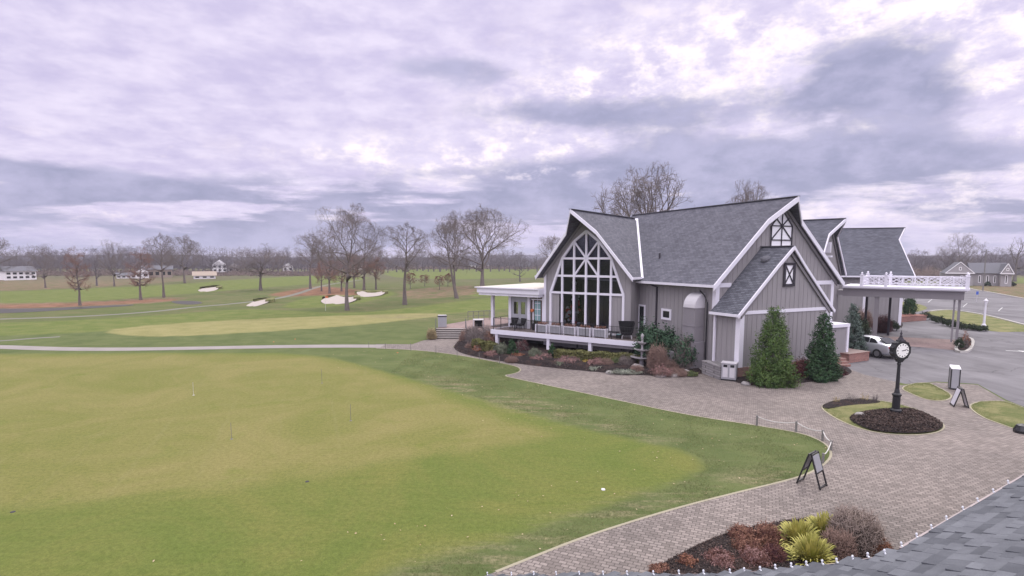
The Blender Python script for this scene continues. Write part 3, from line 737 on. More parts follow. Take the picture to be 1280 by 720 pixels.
gm = MB(); gm.prism([WG.p(a, .10, b) for a, b in WINP], WG.u * .015); gm.build('pane', 'glass', wfr)
track(gable_roof, WG, ZW, SW, 2.6, .95, 1.3, 4.25, .75, 9.2, 'shingle_wing', .22, .30)
# interior shell
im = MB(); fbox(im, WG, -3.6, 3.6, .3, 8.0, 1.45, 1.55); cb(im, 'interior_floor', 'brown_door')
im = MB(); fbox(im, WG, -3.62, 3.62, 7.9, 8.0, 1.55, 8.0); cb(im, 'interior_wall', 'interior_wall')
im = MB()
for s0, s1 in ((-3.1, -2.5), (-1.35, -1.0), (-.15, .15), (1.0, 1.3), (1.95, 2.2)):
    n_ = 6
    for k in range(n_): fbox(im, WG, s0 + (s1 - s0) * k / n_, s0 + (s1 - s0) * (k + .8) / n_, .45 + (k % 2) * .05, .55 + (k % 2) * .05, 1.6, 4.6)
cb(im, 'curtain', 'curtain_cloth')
# valley flashing between wing and main roof: where the two slopes meet
def valley():
    # right slope of wing: z = ZW - SW*s_w ; left slope of main: z = ZR - SL*(-s_m)
    pts = []
    for zz in (5.95, 7.2, 8.4, 9.6, 10.6, 11.1):
        sw_ = (ZW - zz) / SW; sm_ = -(ZR - zz) / SL
        # solve plan point
        A = np.array([[WG.v.x, WG.v.y], [MBk.v.x, MBk.v.y]]); b = np.array([sw_ + WG.c.dot(WG.v), sm_ + MBk.c.dot(MBk.v)])
        x, y = np.linalg.solve(A, b); pts.append(Vector((x, y, zz + .06)))
    mb = MB()
    for a, b in zip(pts[:-1], pts[1:]): mb.bar(a, b, .30, .03)
    cb(mb, 'valley_flashing', 'white_paint')
    return pts
VP_ = valley()
mb = MB(); q = MBk.p(-4.4, 7.2, ZR - SL * 4.4); mb.tube([q - Vector((0, 0, .1)), q + Vector((0, 0, .38))], .07, 8); cb(mb, 'vent_pipe', 'dark_timber')
# second wing and far block
W2 = Fr(28.44, 50.5, .842)
track(wall_box, W2, 5.0, 0, 9, 11.0, .915, .2, base=.0, right=True)
track(gable_roof, W2, 11.0, .915, 1.27, .35, 1.5, 5.43, .5, 9, 'shingle_far', .2, .28)
lm = MB(); fbox(lm, W2, -1.5, -1.2, -.5, -.1, 8.0, 8.9); fbox(lm, W2, -1.7, -1.0, -.6, 0, 7.6, 7.75); cb(lm, 'lantern_box', 'white_paint')
a_r, b_r = at(1038, 283, 69), at(1131.6, 284.5, 66.5); rd = (b_r - a_r); rd.z = 0; LR = rd.length; rd.normalize()
B3 = Fr(b_r.x, b_r.y, math.atan2(rd.y, rd.x) + PI / 2)          # u points back along the ridge (left), v across
B3.u = -rd; B3.v = Vector((-rd.y, rd.x, 0)); B3.a = math.atan2(B3.v.y, B3.v.x)
B3 = Fr.__new__(Fr); B3.u = -rd; B3.v = Vector((rd.y, -rd.x, 0)); B3.a = math.atan2(B3.v.y, B3.v.x); B3.c = Vector((b_r.x, b_r.y, 0)) - rd * 1.3
ZB = b_r.z
SB = (ZB - 5.55) / 5.8
mbx = MB(); zt = ZB - .22; zw = ZB - SB * 5.3 - .22
mbx.prism([B3.p(-5.3, 0, 0), B3.p(-5.3, 0, zw), B3.p(0, 0, zt), B3.p(5.3, 0, zw), B3.p(5.3, 0, 0)], B3.u * (LR + 4))
Tt = .3
while Tt < LR + 4: fbox(mbx, B3, 5.3, 5.325, Tt, Tt + .05, .5, zw); Tt += .42
cb(mbx, 'wall', 'siding')
track(gable_roof, B3, ZB, SB, 1.3, .35, 1.5, 5.8, .9, LR + 4, 'shingle_far', .2, .28)
trimbox(B3, 5.3, 5.36, -.0, .3, 0, zw); trimbox(B3, 5.3, 5.36, 3.6, 3.85, 0, 4.2)
# terrace deck
DL, DR = gp(614.7, 412, 1.5), gp(800, 428, 1.5)
dirD = (DR - DL); dirD.z = 0; LD = dirD.length; dirD.normalize(); nD = Vector((-dirD.y, dirD.x, 0))   # nD points to the building
def dp(x, y, z): return DL.xy.to_3d() + dirD * x + nD * y + Vector((0, 0, z))
back_r = MBk.p(-5.72, 6.1, 0); wr = WG.p(3.85, 0, 0); wl = WG.p(-3.85, 0, 0); far_l = dp(0, 4.0, 0)
top = [dp(0, 0, 1.5), dp(LD, 0, 1.5), Vector((back_r.x, back_r.y, 1.5)), Vector((*MBk.p(-5.72, 8.2, 0)[:2], 1.5)), Vector((wr.x, wr.y, 1.5)), Vector((wl.x, wl.y, 1.5)), dp(3.2, 6.5, 1.5), dp(0, 6.5, 1.5)]
mb = MB(); mb.prism(top, Vector((0, 0, -.12))); deck = cb(mb, 'terrace_deck', 'deck_board')
def dbox(mb, x0, x1, y0, y1, z0, z1):
    q = lambda z: [dp(x0, y0, z), dp(x1, y0, z), dp(x1, y1, z), dp(x0, y1, z)]
    return mb.hexa(q(z0), q(z1))
mb = MB(); dbox(mb, -.05, LD + .05, -.08, -.003, 1.16, 1.54); dbox(mb, -.08, -.003, -.08, 3.5, 1.16, 1.54); dbox(mb, LD + .003, LD + .08, -.08, 2.3, 1.16, 1.54); mb.build('fascia', 'white_paint', deck)
mb = MB(); dbox(mb, .1, LD - .1, .05, .25, .92, 1.36); mb.build('beam', 'siding_trim_grey', deck)
for x in (.35, 5.35, 9.0): mb = MB(); dbox(mb, x, x + .26, .0, .26, 0, 1.16); mb.build('support_post', 'white_paint', deck)
for x in (2.4, 7.2, 11.0): mb = MB(); dbox(mb, x, x + .1, 1.6, 1.7, 0, 1.3); mb.build('steel_prop', 'black_metal', deck)
mb = MB(); dbox(mb, .3, LD - .6, 2.3, 2.4, 0, 1.38); mb.build('under_deck_shade', 'black_metal', deck)  # black panel added under the deck to stand in for deep shade
mb = MB()
for x in np.linspace(.1, LD - .1, 7): mb.bar(dp(x, .12, 1.5), dp(x, .12, 2.5), .045, .045, up=dirD)
mb.bar(dp(.1, .12, 2.5), dp(LD - .1, .12, 2.5), .045, .03); mb.bar(dp(.1, .12, 1.62), dp(LD - .1, .12, 1.62), .02, .02)
x = .2
while x < LD - .1: mb.bar(dp(x, .12, 1.62), dp(x, .12, 2.5), .012, .012, up=dirD); x += .125
for y in (1.2, 2.4, 3.6): mb.bar(dp(.1, y, 1.5), dp(.1, y, 2.5), .045, .045, up=dirD)
mb.bar(dp(.1, .12, 2.5), dp(.1, 3.6, 2.5), .045, .03)
cb(mb, 'railing', 'black_metal')
# sun room on the left
SRc = WG.p(-3.85, 0, 0)
SR = Fr.__new__(Fr); SR.v = -WG.v.copy(); SR.u = WG.u.copy(); SR.a = AW + PI; SR.c = SRc.copy()      # v runs left
Z0 = 1.5
mb = MB(); fbox(mb, SR, .12, 6.43, -.78, 8.5, 4.28, 4.5); fbox(mb, SR, .0, 6.55, -.9, 8.6, 4.5, 4.92); sroof = cb(mb, 'flat_roof', 'white_paint')
mb = MB(); fbox(mb, SR, .05, 6.7, -1.05, 8.75, 4.92, 5.0); mb.build('cornice', 'white_paint', sroof)
mb = MB(); fbox(mb, SR, .1, 6.5, -.85, 8.5, 5.0, 5.015); mb.build('membrane', 'roof_membrane', sroof)
mb = MB(); c0 = SR.p(2.6, 3.2, 5.3); q = [SR.p(.9, .8, 5.02), SR.p(4.6, .8, 5.02), SR.p(4.6, 6., 5.02), SR.p(.9, 6., 5.02)]; mb.add(q + [c0], [(0, 1, 4), (1, 2, 4), (2, 3, 4), (3, 0, 4), (3, 2, 1, 0)]); mb.build('roof_lantern', 'roof_membrane', sroof)
mb = MB(); fbox(mb, SR, 0, 5.6, -.03, 8, 1.38, 1.496); cb(mb, 'sunroom_floor', 'deck_board')
for s, t_ in ((.12, 0), (1.62, 0), (3.6, 0), (5.55, 0), (5.45, 3.4), (5.45, 7.4), (2.6, 7.4)):
    mb = MB(); fbox(mb, SR, s - .13 if t_ == 0 else s - .08, s + .13 if t_ == 0 else s + .08, t_, t_ + (.24 if t_ == 0 else .16), Z0, 4.28); cb(mb, 'column', 'white_paint' if t_ == 0 else 'dark_timber')
# glazed door bay and french doors bay
mb = MB(); fbox(mb, SR, .25, 1.37, .05, .12, Z0, 4.28); w = cb(mb, 'door_panel', 'brown_door')
g = MB(); fbox(g, SR, .42, 1.0, .02, .045, Z0 + .75, 3.9); g.build('pane', 'teal_glass', w)
g = MB()
for k in range(4): fbox(g, SR, .42, 1.0, .0, .019, Z0 + 1.2 + k * .5, Z0 + 1.24 + k * .5)
fbox(g, SR, .69, .72, -.002, .017, Z0 + .8, Z0 + 2.8)
g.build('glazing_bar', 'white_paint', w)
mb = MB(); fbox(mb, SR, .25, 1.37, .0, .05, 4.0, 4.1); fbox(mb, SR, 1.1, 1.2, .0, .05, Z0, 4.0); cb(mb, 'door_frame', 'white_paint')
mb = MB()
for a, b, c, d in ((1.76, 3.46, Z0, 2.7), (1.76, 3.46, 3.75, 4.28), (1.76, 2.0, 2.7, 3.75), (2.45, 2.75, 2.7, 3.75), (3.2, 3.46, 2.7, 3.75)): fbox(mb, SR, a, b, .06, .12, c, d)
w = cb(mb, 'french_doors', 'grey_panel'); g = MB(); fbox(g, SR, 2.0, 2.45, .08, .09, 2.7, 3.75); fbox(g, SR, 2.75, 3.2, .08, .09, 2.7, 3.75); g.build('pane', 'glass', w)
mb = MB(); a = SR.p(1.22, -.03, 3.1); mb.lathe([(.0, -.16), (.12, -.12), (.17, 0), (.12, .12), (0, .16)], 10, a); cb(mb, 'door_wreath', 'orange_cloth')
bpy.context.view_layer.update()
for o in clubparts: adopt(o, club)

# ------------------------------------------------------------------ porte-cochere
pc_o = Vector((38.8, 48.2, 0)); pe = Vector((-.78, .62, 0)).normalized(); pw = Vector((.62, .78, 0)).normalized()
porte = empty('porte_cochere', 'flat-roofed entrance canopy on square columns with a white lattice balustrade on top', 'entrance canopy', pc_o)
def pp(x, y, z): return pe * x + pw * y + Vector((0, 0, z))
def pbox(mb, x0, x1, y0, y1, z0, z1):
    q = lambda z: [pp(x0, y0, z), pp(x0, y1, z), pp(x1, y1, z), pp(x1, y0, z)]
    return mb.hexa(q(z0), q(z1))
LP = 7.3; WP = 4.0
mb = MB(); pbox(mb, -.28, LP + 1.5, -.28, WP, 3.92, 4.66); mb.build('beam', 'siding_trim_grey', porte)
mb = MB(); pbox(mb, -.45, LP + 1.5, -.45, WP + .17, 4.66, 4.76); pbox(mb, -.62, LP + 1.5, -.62, WP + .34, 4.76, 4.93); mb.build('cornice', 'white_paint', porte)
mb = MB(); pbox(mb, LP + 1.5, LP + 4.2, -.28, 2.2, 4.0, 4.45); mb.build('link_roof', 'siding_trim_grey', porte)
for (x, y, w_) in ((0, 0, .2), (6.03, 0, .34), (-.8 + .8, 3.55, .16), (5.25, 3.5, .2), (7.2, 3.5, .2)):
    mb = MB(); pbox(mb, x - w_ / 2, x + w_ / 2, y - w_ / 2, y + w_ / 2, 0, 3.92); mb.build('column', 'siding_trim_grey' if y == 0 else 'dark_timber', porte)
mb = MB(); pbox(mb, .28, .42, -.07, .07, 0.2, 3.92); mb.build('column', 'siding_trim_grey', porte)
def baluster_run(a, b, n):
    a, b = Vector(a), Vector(b); d = (b - a) / n; L = d.length; dn = d.normalized()
    r = MB()
    r.bar(a + Vector((0, 0, .86)), b + Vector((0, 0, .86)), .10, .08); r.bar(a + Vector((0, 0, .14)), b + Vector((0, 0, .14)), .08, .08)
    for k in range(n + 1):
        p = a + d * k
        if 0 < k < n: r.bar(p + Vector((0, 0, .1)), p + Vector((0, 0, .86)), .09, .09, up=dn)
    for k in range(n):
        p, q = a + d * k, a + d * (k + 1); m_ = (p + q) / 2; z = Vector((0, 0, 1))
        for s_, e_ in ((p + z * .18, q + z * .82), (p + z * .82, q + z * .18)): r.bar(s_, e_, .045, .045)
        for s_, e_ in ((p + z * .5, m_ + z * .82), (m_ + z * .82, q + z * .5), (q + z * .5, m_ + z * .18), (m_ + z * .18, p + z * .5)): r.bar(s_, e_, .04, .04)
    r.build('balustrade', 'white_paint', porte)
zb = 4.93
baluster_run(pp(-.45, -.45, zb), pp(LP, -.45, zb), 8); baluster_run(pp(-.45, WP, zb), pp(LP, WP, zb), 8); baluster_run(pp(-.45, -.45, zb), pp(-.45, WP, zb), 4); baluster_run(pp(LP, -.45, zb), pp(LP, WP, zb), 4)
for x, y in ((-.45, -.45), (LP, -.45), (-.45, WP), (LP, WP), (5.4, -.45), (5.4, WP)):
    mb = MB(); pbox(mb, x - .12, x + .12, y - .12, y + .12, zb, zb + 1.0); pbox(mb, x - .16, x + .16, y - .16, y + .16, zb + 1.0, zb + 1.06)
    mb.lathe([(.09, 0), (.04, .05), (.10, .13), (.08, .2), (.0, .27)], 10, tuple(pp(x, y, zb + 1.06))); mb.build('newel_post', 'white_paint', porte)
# kerbed planter round the end columns
kp = [gp(1194, 436), gp(1197, 441.5), gp(1211, 441), gp(1217, 430), (gp(1214, 424)), gp(1205, 424)]
plc = sum((Vector(q) for q in kp), Vector()) / 6
kerbp = empty('kerbed_planter', 'small kerb-edged planter holding the end columns of the entrance canopy', 'planter', plc)
KP = smooth_poly([(q - plc) for q in kp], 1)
ribbon('kerb', KP, .22, 0, 'kerb_stone', h=.17, closed=True, parent=kerbp); sheet('soil', KP, .10, 'mulch', mound=.08, edge=.4, grid=.2, rough=.04, parent=kerbp)
# ------------------------------------------------------------------ foliage helpers
def leaf_cloud(name, P, N, size, mt, parent=None, aspect=.55, jit=.6):
    """small leaf-shaped faces at points P, roughly facing N"""
    n = len(P); P = np.asarray(P); N = np.asarray(N) + NR.normal(0, jit, (n, 3)); N /= np.linalg.norm(N, axis=1)[:, None] + 1e-9
    A = NR.normal(0, 1, (n, 3)); U = np.cross(N, A); U /= np.linalg.norm(U, axis=1)[:, None] + 1e-9; W = np.cross(N, U)
    s = (np.asarray(size) * NR.uniform(.6, 1.4, n))[:, None]
    V = np.stack([P - U * s, P + W * s * aspect, P + U * s, P - W * s * aspect], 1).reshape(-1, 3)
    me = arr_mesh(name, V, np.arange(n * 4).reshape(n, 4)); return link(name, me, parent, mt)
def slivers(P0, P1, w):
    """thin three-sided spikes from P0 to P1"""
    n = len(P0); D = P1 - P0; A = NR.normal(0, 1, (n, 3)); U = np.cross(D, A); U /= np.linalg.norm(U, axis=1)[:, None] + 1e-9; W = np.cross(D, U); W /= np.linalg.norm(W, axis=1)[:, None] + 1e-9
    w = np.asarray(w).reshape(-1, 1) if np.ndim(w) else w
    V = np.stack([P0 + U * w, P0 - U * w * .5 + W * w * .87, P0 - U * w * .5 - W * w * .87, P1], 1).reshape(-1, 3)
    b = np.arange(n)[:, None] * 4; Fc = np.concatenate([b + [0, 1, 3], b + [1, 2, 3], b + [2, 0, 3]], 0); return V, Fc
def conifer(name, px, by, ty, wpx, mt, label, cat='evergreen tree', n=15000, base=None, group=None):
    b = gp(px, by) if base is None else base; Y = b.y; h = topz(ty, Y) - b.z; w = wpx / ppm(Y) / 2
    root = empty(name, label, cat, b, 0, group)
    tr = MB(); tr.tube([(0, 0, -.05), (0, 0, h * .9)], [w * .07, .01], 6); tr.build('trunk', 'bark', root)
    m_ = max(60, n // 26); u = NR.uniform(0, 1, m_); z = h * (1 - np.sqrt(1 - u * .985)); zz = z / h
    prof = w * np.clip((1 - zz) ** .80, 0, 1) * np.clip(.80 + zz * 2.2, 0, 1); a = NR.uniform(0, 2 * PI, m_)
    lob = 1 + .15 * np.sin(a * 3 + zz * 9 + px) + .11 * np.sin(a * 5 - zz * 17) + NR.normal(0, .07, m_)
    rad = prof * lob * np.where(NR.uniform(0, 1, m_) < .75, NR.uniform(.84, 1.0, m_), NR.uniform(.3, .8, m_))
    D_ = np.stack([np.cos(a), np.sin(a), NR.uniform(.2, .9, m_) + zz * 1.4], 1); D_ /= np.linalg.norm(D_, axis=1)[:, None]
    c0_ = np.stack([rad * np.cos(a), rad * np.sin(a), z], 1); L_ = NR.uniform(.08, .20, m_) * w; ix = NR.integers(0, m_, n); f_ = NR.uniform(-1.3, 1, n)
    P = c0_[ix] + D_[ix] * (L_[ix] * f_)[:, None] + NR.normal(0, 1, (n, 3)) * (.055 * w * (1.15 - .5 * np.abs(f_)))[:, None]; P[:, 2] = np.clip(P[:, 2], .02, h)
    Nn = D_[ix] + [0, 0, .1]
    leaf_cloud('crown', P, Nn, .055, mt, root, .42, .7)
    return root
def shrub(name, px, by, wpx, hpx, mt, label, cat='shrub', kind='leaf', n=2600, leaf=.05, group=None, depth=None, base=None, twmt='twig'):
    b = gp(px, by) if base is None else base; s = 1 / ppm(b.y); w = wpx * s / 2; h = hpx * s; d = w if depth is None else depth
    b = b + Vector((0, d * .7, 0)) if base is None else b
    root = empty(name, label, cat, b, 0, group)
    if kind in ('leaf', 'mixed'):
        k = n if kind == 'leaf' else n // 2
        th = NR.uniform(0, 2 * PI, k); cz = NR.uniform(-.35, 1, k); sr = np.sqrt(1 - np.clip(cz, -1, 1) ** 2)
        D = np.stack([sr * np.cos(th), sr * np.sin(th), cz], 1)
        lump = 1 + .10 * np.sin(D[:, 0] * 5 + 1 + px) + .10 * np.sin(D[:, 1] * 6 + px) + .08 * np.sin(D[:, 2] * 9)
        r_ = NR.uniform(.45, 1, k) ** .5 * lump
        m_ = max(24, k // 38); ix = NR.integers(0, m_, k); far_ = r_ < .8
        D = np.where(far_[:, None], D, D[ix] + NR.normal(0, .13, (k, 3))); r_ = np.where(far_, r_, r_[ix] * NR.uniform(.86, 1.08, k))
        P = D * r_[:, None] * [w, d, h * .58]; P[:, 2] += h * .42; P[:, 2] = np.maximum(P[:, 2], .02)
        leaf_cloud('foliage', P, D, leaf, mt, root, .5, .6)
    if kind in ('twig', 'mixed'):
        k = n // 3 if kind == 'twig' else n // 8
        a = NR.uniform(0, 2 * PI, k); e = NR.uniform(.12, 1, k); r0 = NR.uniform(0, .35, k)
        P0 = np.stack([r0 * w * np.cos(a), r0 * d * np.sin(a), np.zeros(k)], 1)
        P1 = P0 + np.stack([(1 - r0) * w * np.cos(a) * np.sqrt(1 - e * e * .97), (1 - r0) * d * np.sin(a) * np.sqrt(1 - e * e * .97), h * e * NR.uniform(.75, 1.05, k)], 1)
        V1, F1 = slivers(P0, P1, .012 + .004 * h)
        # side twigs
        t_ = NR.uniform(.35, 1, k * 4); ix = np.repeat(np.arange(k), 4); Q0 = P0[ix] + (P1 - P0)[ix] * t_[:, None]
        L = np.linalg.norm((P1 - P0)[ix], axis=1)[:, None]; Q1 = Q0 + (NR.normal(0, .55, Q0.shape) + [0, 0, .35]) * L * .22
        V2, F2 = slivers(Q0, Q1, .008 + .003 * h)
        link('twigs', arr_mesh('twigs', np.vstack([V1, V2]), np.vstack([F1, F2 + len(V1)])), root, mt if kind == 'twig' else twmt)
    return root
def hedge(name, px0, y0, px1, y1, hpx, thick, mt, label, n=7000, cat='hedge', leaf=.05):
    a, b = gp(px0, y0), gp(px1, y1); c = (a + b) / 2; h = hpx / ppm(c.y); root = empty(name, label, cat, c)
    d = (b - a); L = d.length; d.normalize(); q = Vector((-d.y, d.x, 0))
    n = int(min(n * 2, max(2500, L * 1900))); leaf = .062; x = NR.uniform(-L / 2, L / 2, n); f = NR.integers(0, 3, n)
    y = np.where(f == 0, -thick / 2, NR.uniform(-thick / 2, thick / 2, n)); y = np.where(f == 1, thick / 2, y); z = np.where(f == 2, h, NR.uniform(0, h, n))
    wob = 1 + .08 * np.sin(x * 3.1) + .06 * np.sin(x * 7.3 + 1); y = y * wob + NR.normal(0, .025, n); z = z * (1 + .05 * np.sin(x * 4)) + NR.normal(0, .03, n)
    P = np.stack([d.x * x + q.x * y, d.y * x + q.y * y, np.maximum(z, .02)], 1); Nn = np.stack([q.x * y, q.y * y, z], 1)
    leaf_cloud('foliage', P, Nn, leaf, mt, root, .6, .8)
    mb = MB(); mb.bar((-d.x * L * .48, -d.y * L * .48, h * .42), (d.x * L * .48, d.y * L * .48, h * .42), thick * .3, h * .5); mb.build('inner_branches', 'twig', root)
    return root
# ---- evergreens by the extension
conifer('spruce_tree', 964, 481, 373, 58, 'spruce_green', 'full green pyramid evergreen directly in front of the projecting gable', n=26000)
conifer('spruce_tree', 1026, 475, 380, 42, 'spruce_dark', 'narrower dark green pyramid evergreen at the right corner of the projecting gable', n=22000)
conifer('spruce_tree', 1064, 444, 371, 31, 'spruce_blue', 'blue-grey slender evergreen behind the brick planter box', n=15000)
conifer('far_evergreen', 1167, 345, 325, 9, 'far_green', 'small dark conical evergreen, left one of the pair beyond the balustrade', n=900, base=gp(1167, 351))
conifer('far_evergreen', 1179, 345, 327, 9, 'far_green', 'small dark conical evergreen, right one of the pair beyond the balustrade', n=900, base=gp(1179, 351))
S = shrub
S('barberry_shrub', 1004, 475, 24, 26, 'burgundy', 'round burgundy shrub between the two pyramid evergreens', n=5000, kind='mixed', twmt='red_twig')
S('low_shrub', 989, 479, 14, 10, 'rust', 'low rust-brown shrub at the right foot of the fuller evergreen', n=1500, kind='mixed', twmt='red_twig')
S('low_shrub', 1052, 472, 16, 10, 'burgundy', 'low dark shrub at the right foot of the narrower evergreen', n=1500)
S('rhododendron', 813, 460, 36, 54, 'rhodo', 'tall dark green broadleaf shrub behind the tiered fountain', n=5000, leaf=.09)
S('rhododendron', 836, 460, 34, 48, 'rhodo', 'dark green broadleaf shrub under the small wall window', n=4500, leaf=.09)
S('rhododendron', 857, 466, 30, 46, 'rhodo', 'loose green shrub leaning toward the grey air duct', n=3600, leaf=.09, kind='mixed')
S('bare_shrub', 824, 466, 28, 34, 'pink_twig', 'large reddish-brown bare shrub just right of the tiered fountain', kind='twig', n=5000)
S('bare_shrub', 842, 466, 24, 16, 'pink_twig', 'low reddish twiggy shrub in front of the leaning green shrub', kind='twig', n=2200)
for i, (x, y, w, h, mt, k, lb) in enumerate([
    (602, 434, 36, 30, 'twig', 'twig', 'wide grey-brown bare shrub between the stone steps and the deck corner'),
    (583, 429, 18, 15, 'pink_twig', 'twig', 'small rusty bare shrub nearest the foot of the stone steps'),
    (598, 441, 15, 9, 'rust', 'mixed', 'low rusty mound at the left end of the long bed'),
    (652, 441, 17, 18, 'burgundy', 'mixed', 'dark red bushy shrub below the deck, between two green ones'),
    (648, 448, 22, 5, 'rust', 'leaf', 'flat brick-red groundcover clump below the dark red shrub'),
    (678, 452, 26, 9, 'rosy', 'mixed', 'low rosy heather clump left of the small cone shrub'),
    (711, 456, 28, 9, 'rosy', 'mixed', 'low rosy heather clump just left of the yellow patch'),
    (756, 459, 24, 10, 'pink_twig', 'twig', 'wide brown perennial clump in front of the long clipped hedge'),
    (786, 459, 22, 14, 'twig', 'twig', 'grey-brown perennial clump left of the tiered fountain'),
    (848, 470, 30, 8, 'pink_twig', 'twig', 'sparse russet twigs along the front edge of the bed near the air duct')]):
    S('bare_shrub' if k == 'twig' else 'low_shrub', x, y + (1.5 if y > 438 else 0), w * 1.2, h * (1.15 if h < 16 else .9), mt, lb, kind=k, n=3000, leaf=.05)
for i, (x, y, w, h, mt, k, lb) in enumerate([
    (588, 437, 16, 9, 'pink_twig', 'twig', 'low rusty twigs at the very left tip of the bed'), (614, 446, 14, 8, 'rosy', 'mixed', 'low rosy clump left of the first clipped ball'),
    (640, 452, 18, 7, 'pink_twig', 'twig', 'thin russet twigs in front of the small pointed evergreen'), (700, 457, 14, 5, 'box_grey', 'leaf', 'tiny grey-green mound at the left end of the long clipped hedge'),
    (722, 452, 18, 8, 'box_green', 'leaf', 'small green mound behind the golden patch'), (746, 458, 20, 10, 'rosy', 'mixed', 'low rosy clump right of the golden patch'),
    (772, 456, 18, 9, 'box_green', 'leaf', 'small green mound before the middle of the long hedge'), (797, 466, 18, 10, 'pink_twig', 'twig', 'short russet twigs at the base of the tiered fountain'),
    (830, 470, 26, 12, 'rosy', 'mixed', 'low rosy mound in front of the large reddish bare shrub'), (866, 469, 14, 5, 'box_green', 'leaf', 'tiny green mound before the air duct'),
    (614, 432, 22, 18, 'brown_leaf', 'mixed', 'brown-leaved shrub against the left deck corner'), (590, 428, 20, 20, 'twig', 'twig', 'grey bare shrub against the patio retaining wall')]):
    S('bare_shrub' if k == 'twig' else 'low_shrub', x, y + 2, w * 1.1, h * 1.1, mt, lb, kind=k, n=3000, leaf=.05, twmt='pink_twig')
S('box_ball', 626, 447, 19, 18, 'box_grey', 'grey-green clipped ball shrub left of the small pointed evergreen', n=3500, leaf=.035)
S('box_ball', 669, 452, 18, 17, 'box_grey', 'grey-green clipped ball shrub right of the dark red shrub', n=3500, leaf=.035)
S('gold_groundcover', 734, 457, 22, 6, 'gold_mat', 'flat golden-yellow groundcover patch in the long bed', cat='plant', n=1800)
S('sage_groundcover', 784, 469, 40, 6, 'sage_mat', 'broad pale sage groundcover mat at the front of the bed', cat='plant', n=3200, depth=.5)
S('sage_groundcover', 744, 464, 18, 5, 'sage_mat', 'small pale sage groundcover mat beside the golden patch', cat='plant', n=1300, depth=.4)
conifer('dwarf_evergreen', 640, 446, 421, 16, 'spruce_dark', 'small pointed evergreen under the deck, right of the clipped ball', cat='shrub', n=4000)
conifer('dwarf_evergreen', 690, 450, 427, 13, 'spruce_dark', 'small pointed evergreen beside the middle deck post', cat='shrub', n=4000)
hedge('clipped_hedge', 694, 451, 800, 458, 14, .7, 'olive_hedge', 'long low clipped hedge running under the deck toward the fountain', n=9000)
hedge('clipped_hedge', 594, 439, 620, 445, 15, .6, 'olive_hedge', 'short low olive hedge at the left end of the bed')
hedge('clipped_hedge', 600, 431, 612, 428, 8, .6, 'olive_hedge', 'short olive hedge running back toward the left deck post')
S('dry_grass_clump', 539, 425, 14, 15, 'dry_grass', 'tan dry ornamental grass clump left of the stone steps', cat='plant', kind='twig', n=2400)
# canopy surroundings
S('dark_shrub', 1080, 425, 26, 24, 'dark_hedge', 'dark green shrub behind the silver car, left of the canopy column', n=2600, leaf=.08)
S('bare_shrub', 1083, 412, 26, 26, 'pink_twig', 'pinkish bare shrub behind the dark green shrub by the canopy', kind='twig', n=3200)
S('bare_shrub', 1108, 417, 24, 24, 'burgundy', 'dark reddish bare shrub right of the inner canopy column', kind='twig', n=2800)
S('dark_shrub', 1120, 414, 16, 12, 'dark_hedge', 'low dark shrub at the end of the bed beneath the canopy', n=1600, leaf=.07)
S('tall_evergreen_shrub', 1140, 400, 16, 30, 'spruce_dark', 'tall rounded evergreen shrub at the far end wall beyond the canopy', n=3600, leaf=.08)
S('bare_shrub', 1209, 437, 12, 22, 'brown_leaf', 'small bronze shrub between the end columns of the canopy', kind='mixed', n=900)
S('dark_shrub', 1202, 438, 12, 16, 'dark_hedge', 'dark bushy plant at the foot of the end canopy columns', n=900)
hd = [(1160, 399), (1176, 403), (1190, 407), (1203, 410), (1217, 412), (1231, 413)]
for i, (x, y) in enumerate(hd):
    S('dark_shrub', x, y + 1.5, 17, 10 - i * .6, 'dark_hedge', 'one of the low dark shrubs lining the edge of the car park lawn', n=1500, leaf=.07, group='low dark shrubs edging the car park lawn')
# brick walls and planters
def brick_box(name, pts, h, label, cat, mt='planter_brick', cap=True):
    c = sum((Vector(q) for q in pts), Vector()) / len(pts); r = empty(name, label, cat, c)
    mb = MB(); mb.prism([Vector(q) - c for q in pts], Vector((0, 0, h))); mb.build('wall', mt, r)
    if cap:
        mb = MB(); mb.prism([(Vector(q) - c) * 1.04 + Vector((0, 0, h)) for q in pts], Vector((0, 0, .06))); mb.build('capping', mt, r)
    return r
A0 = gp(1061, 454); A1 = gp(1086, 450.5)
dd = (A1 - A0).normalized(); q = Vector((-dd.y, dd.x, 0))
brick_box('brick_planter', [A0, A1, A1 + q * 1.5, A0 + q * 1.5], .62, 'square red brick planter box beside the silver car', 'planter')
A0 = gp(1112, 404); A1 = gp(1158, 400.5); dd = (A1 - A0).normalized(); q = Vector((-dd.y, dd.x, 0))
brick_box('brick_planter', [A0, A1, A1 + q * 2, A0 + q * 2], .6, 'long low brick planter wall seen beneath the canopy', 'planter')
A0 = gp(877, 466.5); A1 = gp(899, 475); dd = (A1 - A0).normalized(); q = Vector((-dd.y, dd.x, 0))
brick_box('stone_planter', [A0, A1, A1 + q * 1.0, A0 + q * 1.0], .80, 'low grey stone block planter against the brick base by the bins', 'planter', 'stone_block')
# brick steps by the annex
mb = MB()
b0 = gp(1047, 459); 
for k in range(3):
    mb.box(b0 + Vector((.1 + k * .05, .4 + k * .35, .08 + k * .15)), (1.7, .9, .16), .3)
tag(mb.build('entry_steps', 'planter_brick'), 'short flight of reddish brick steps beside the low annex', 'steps')
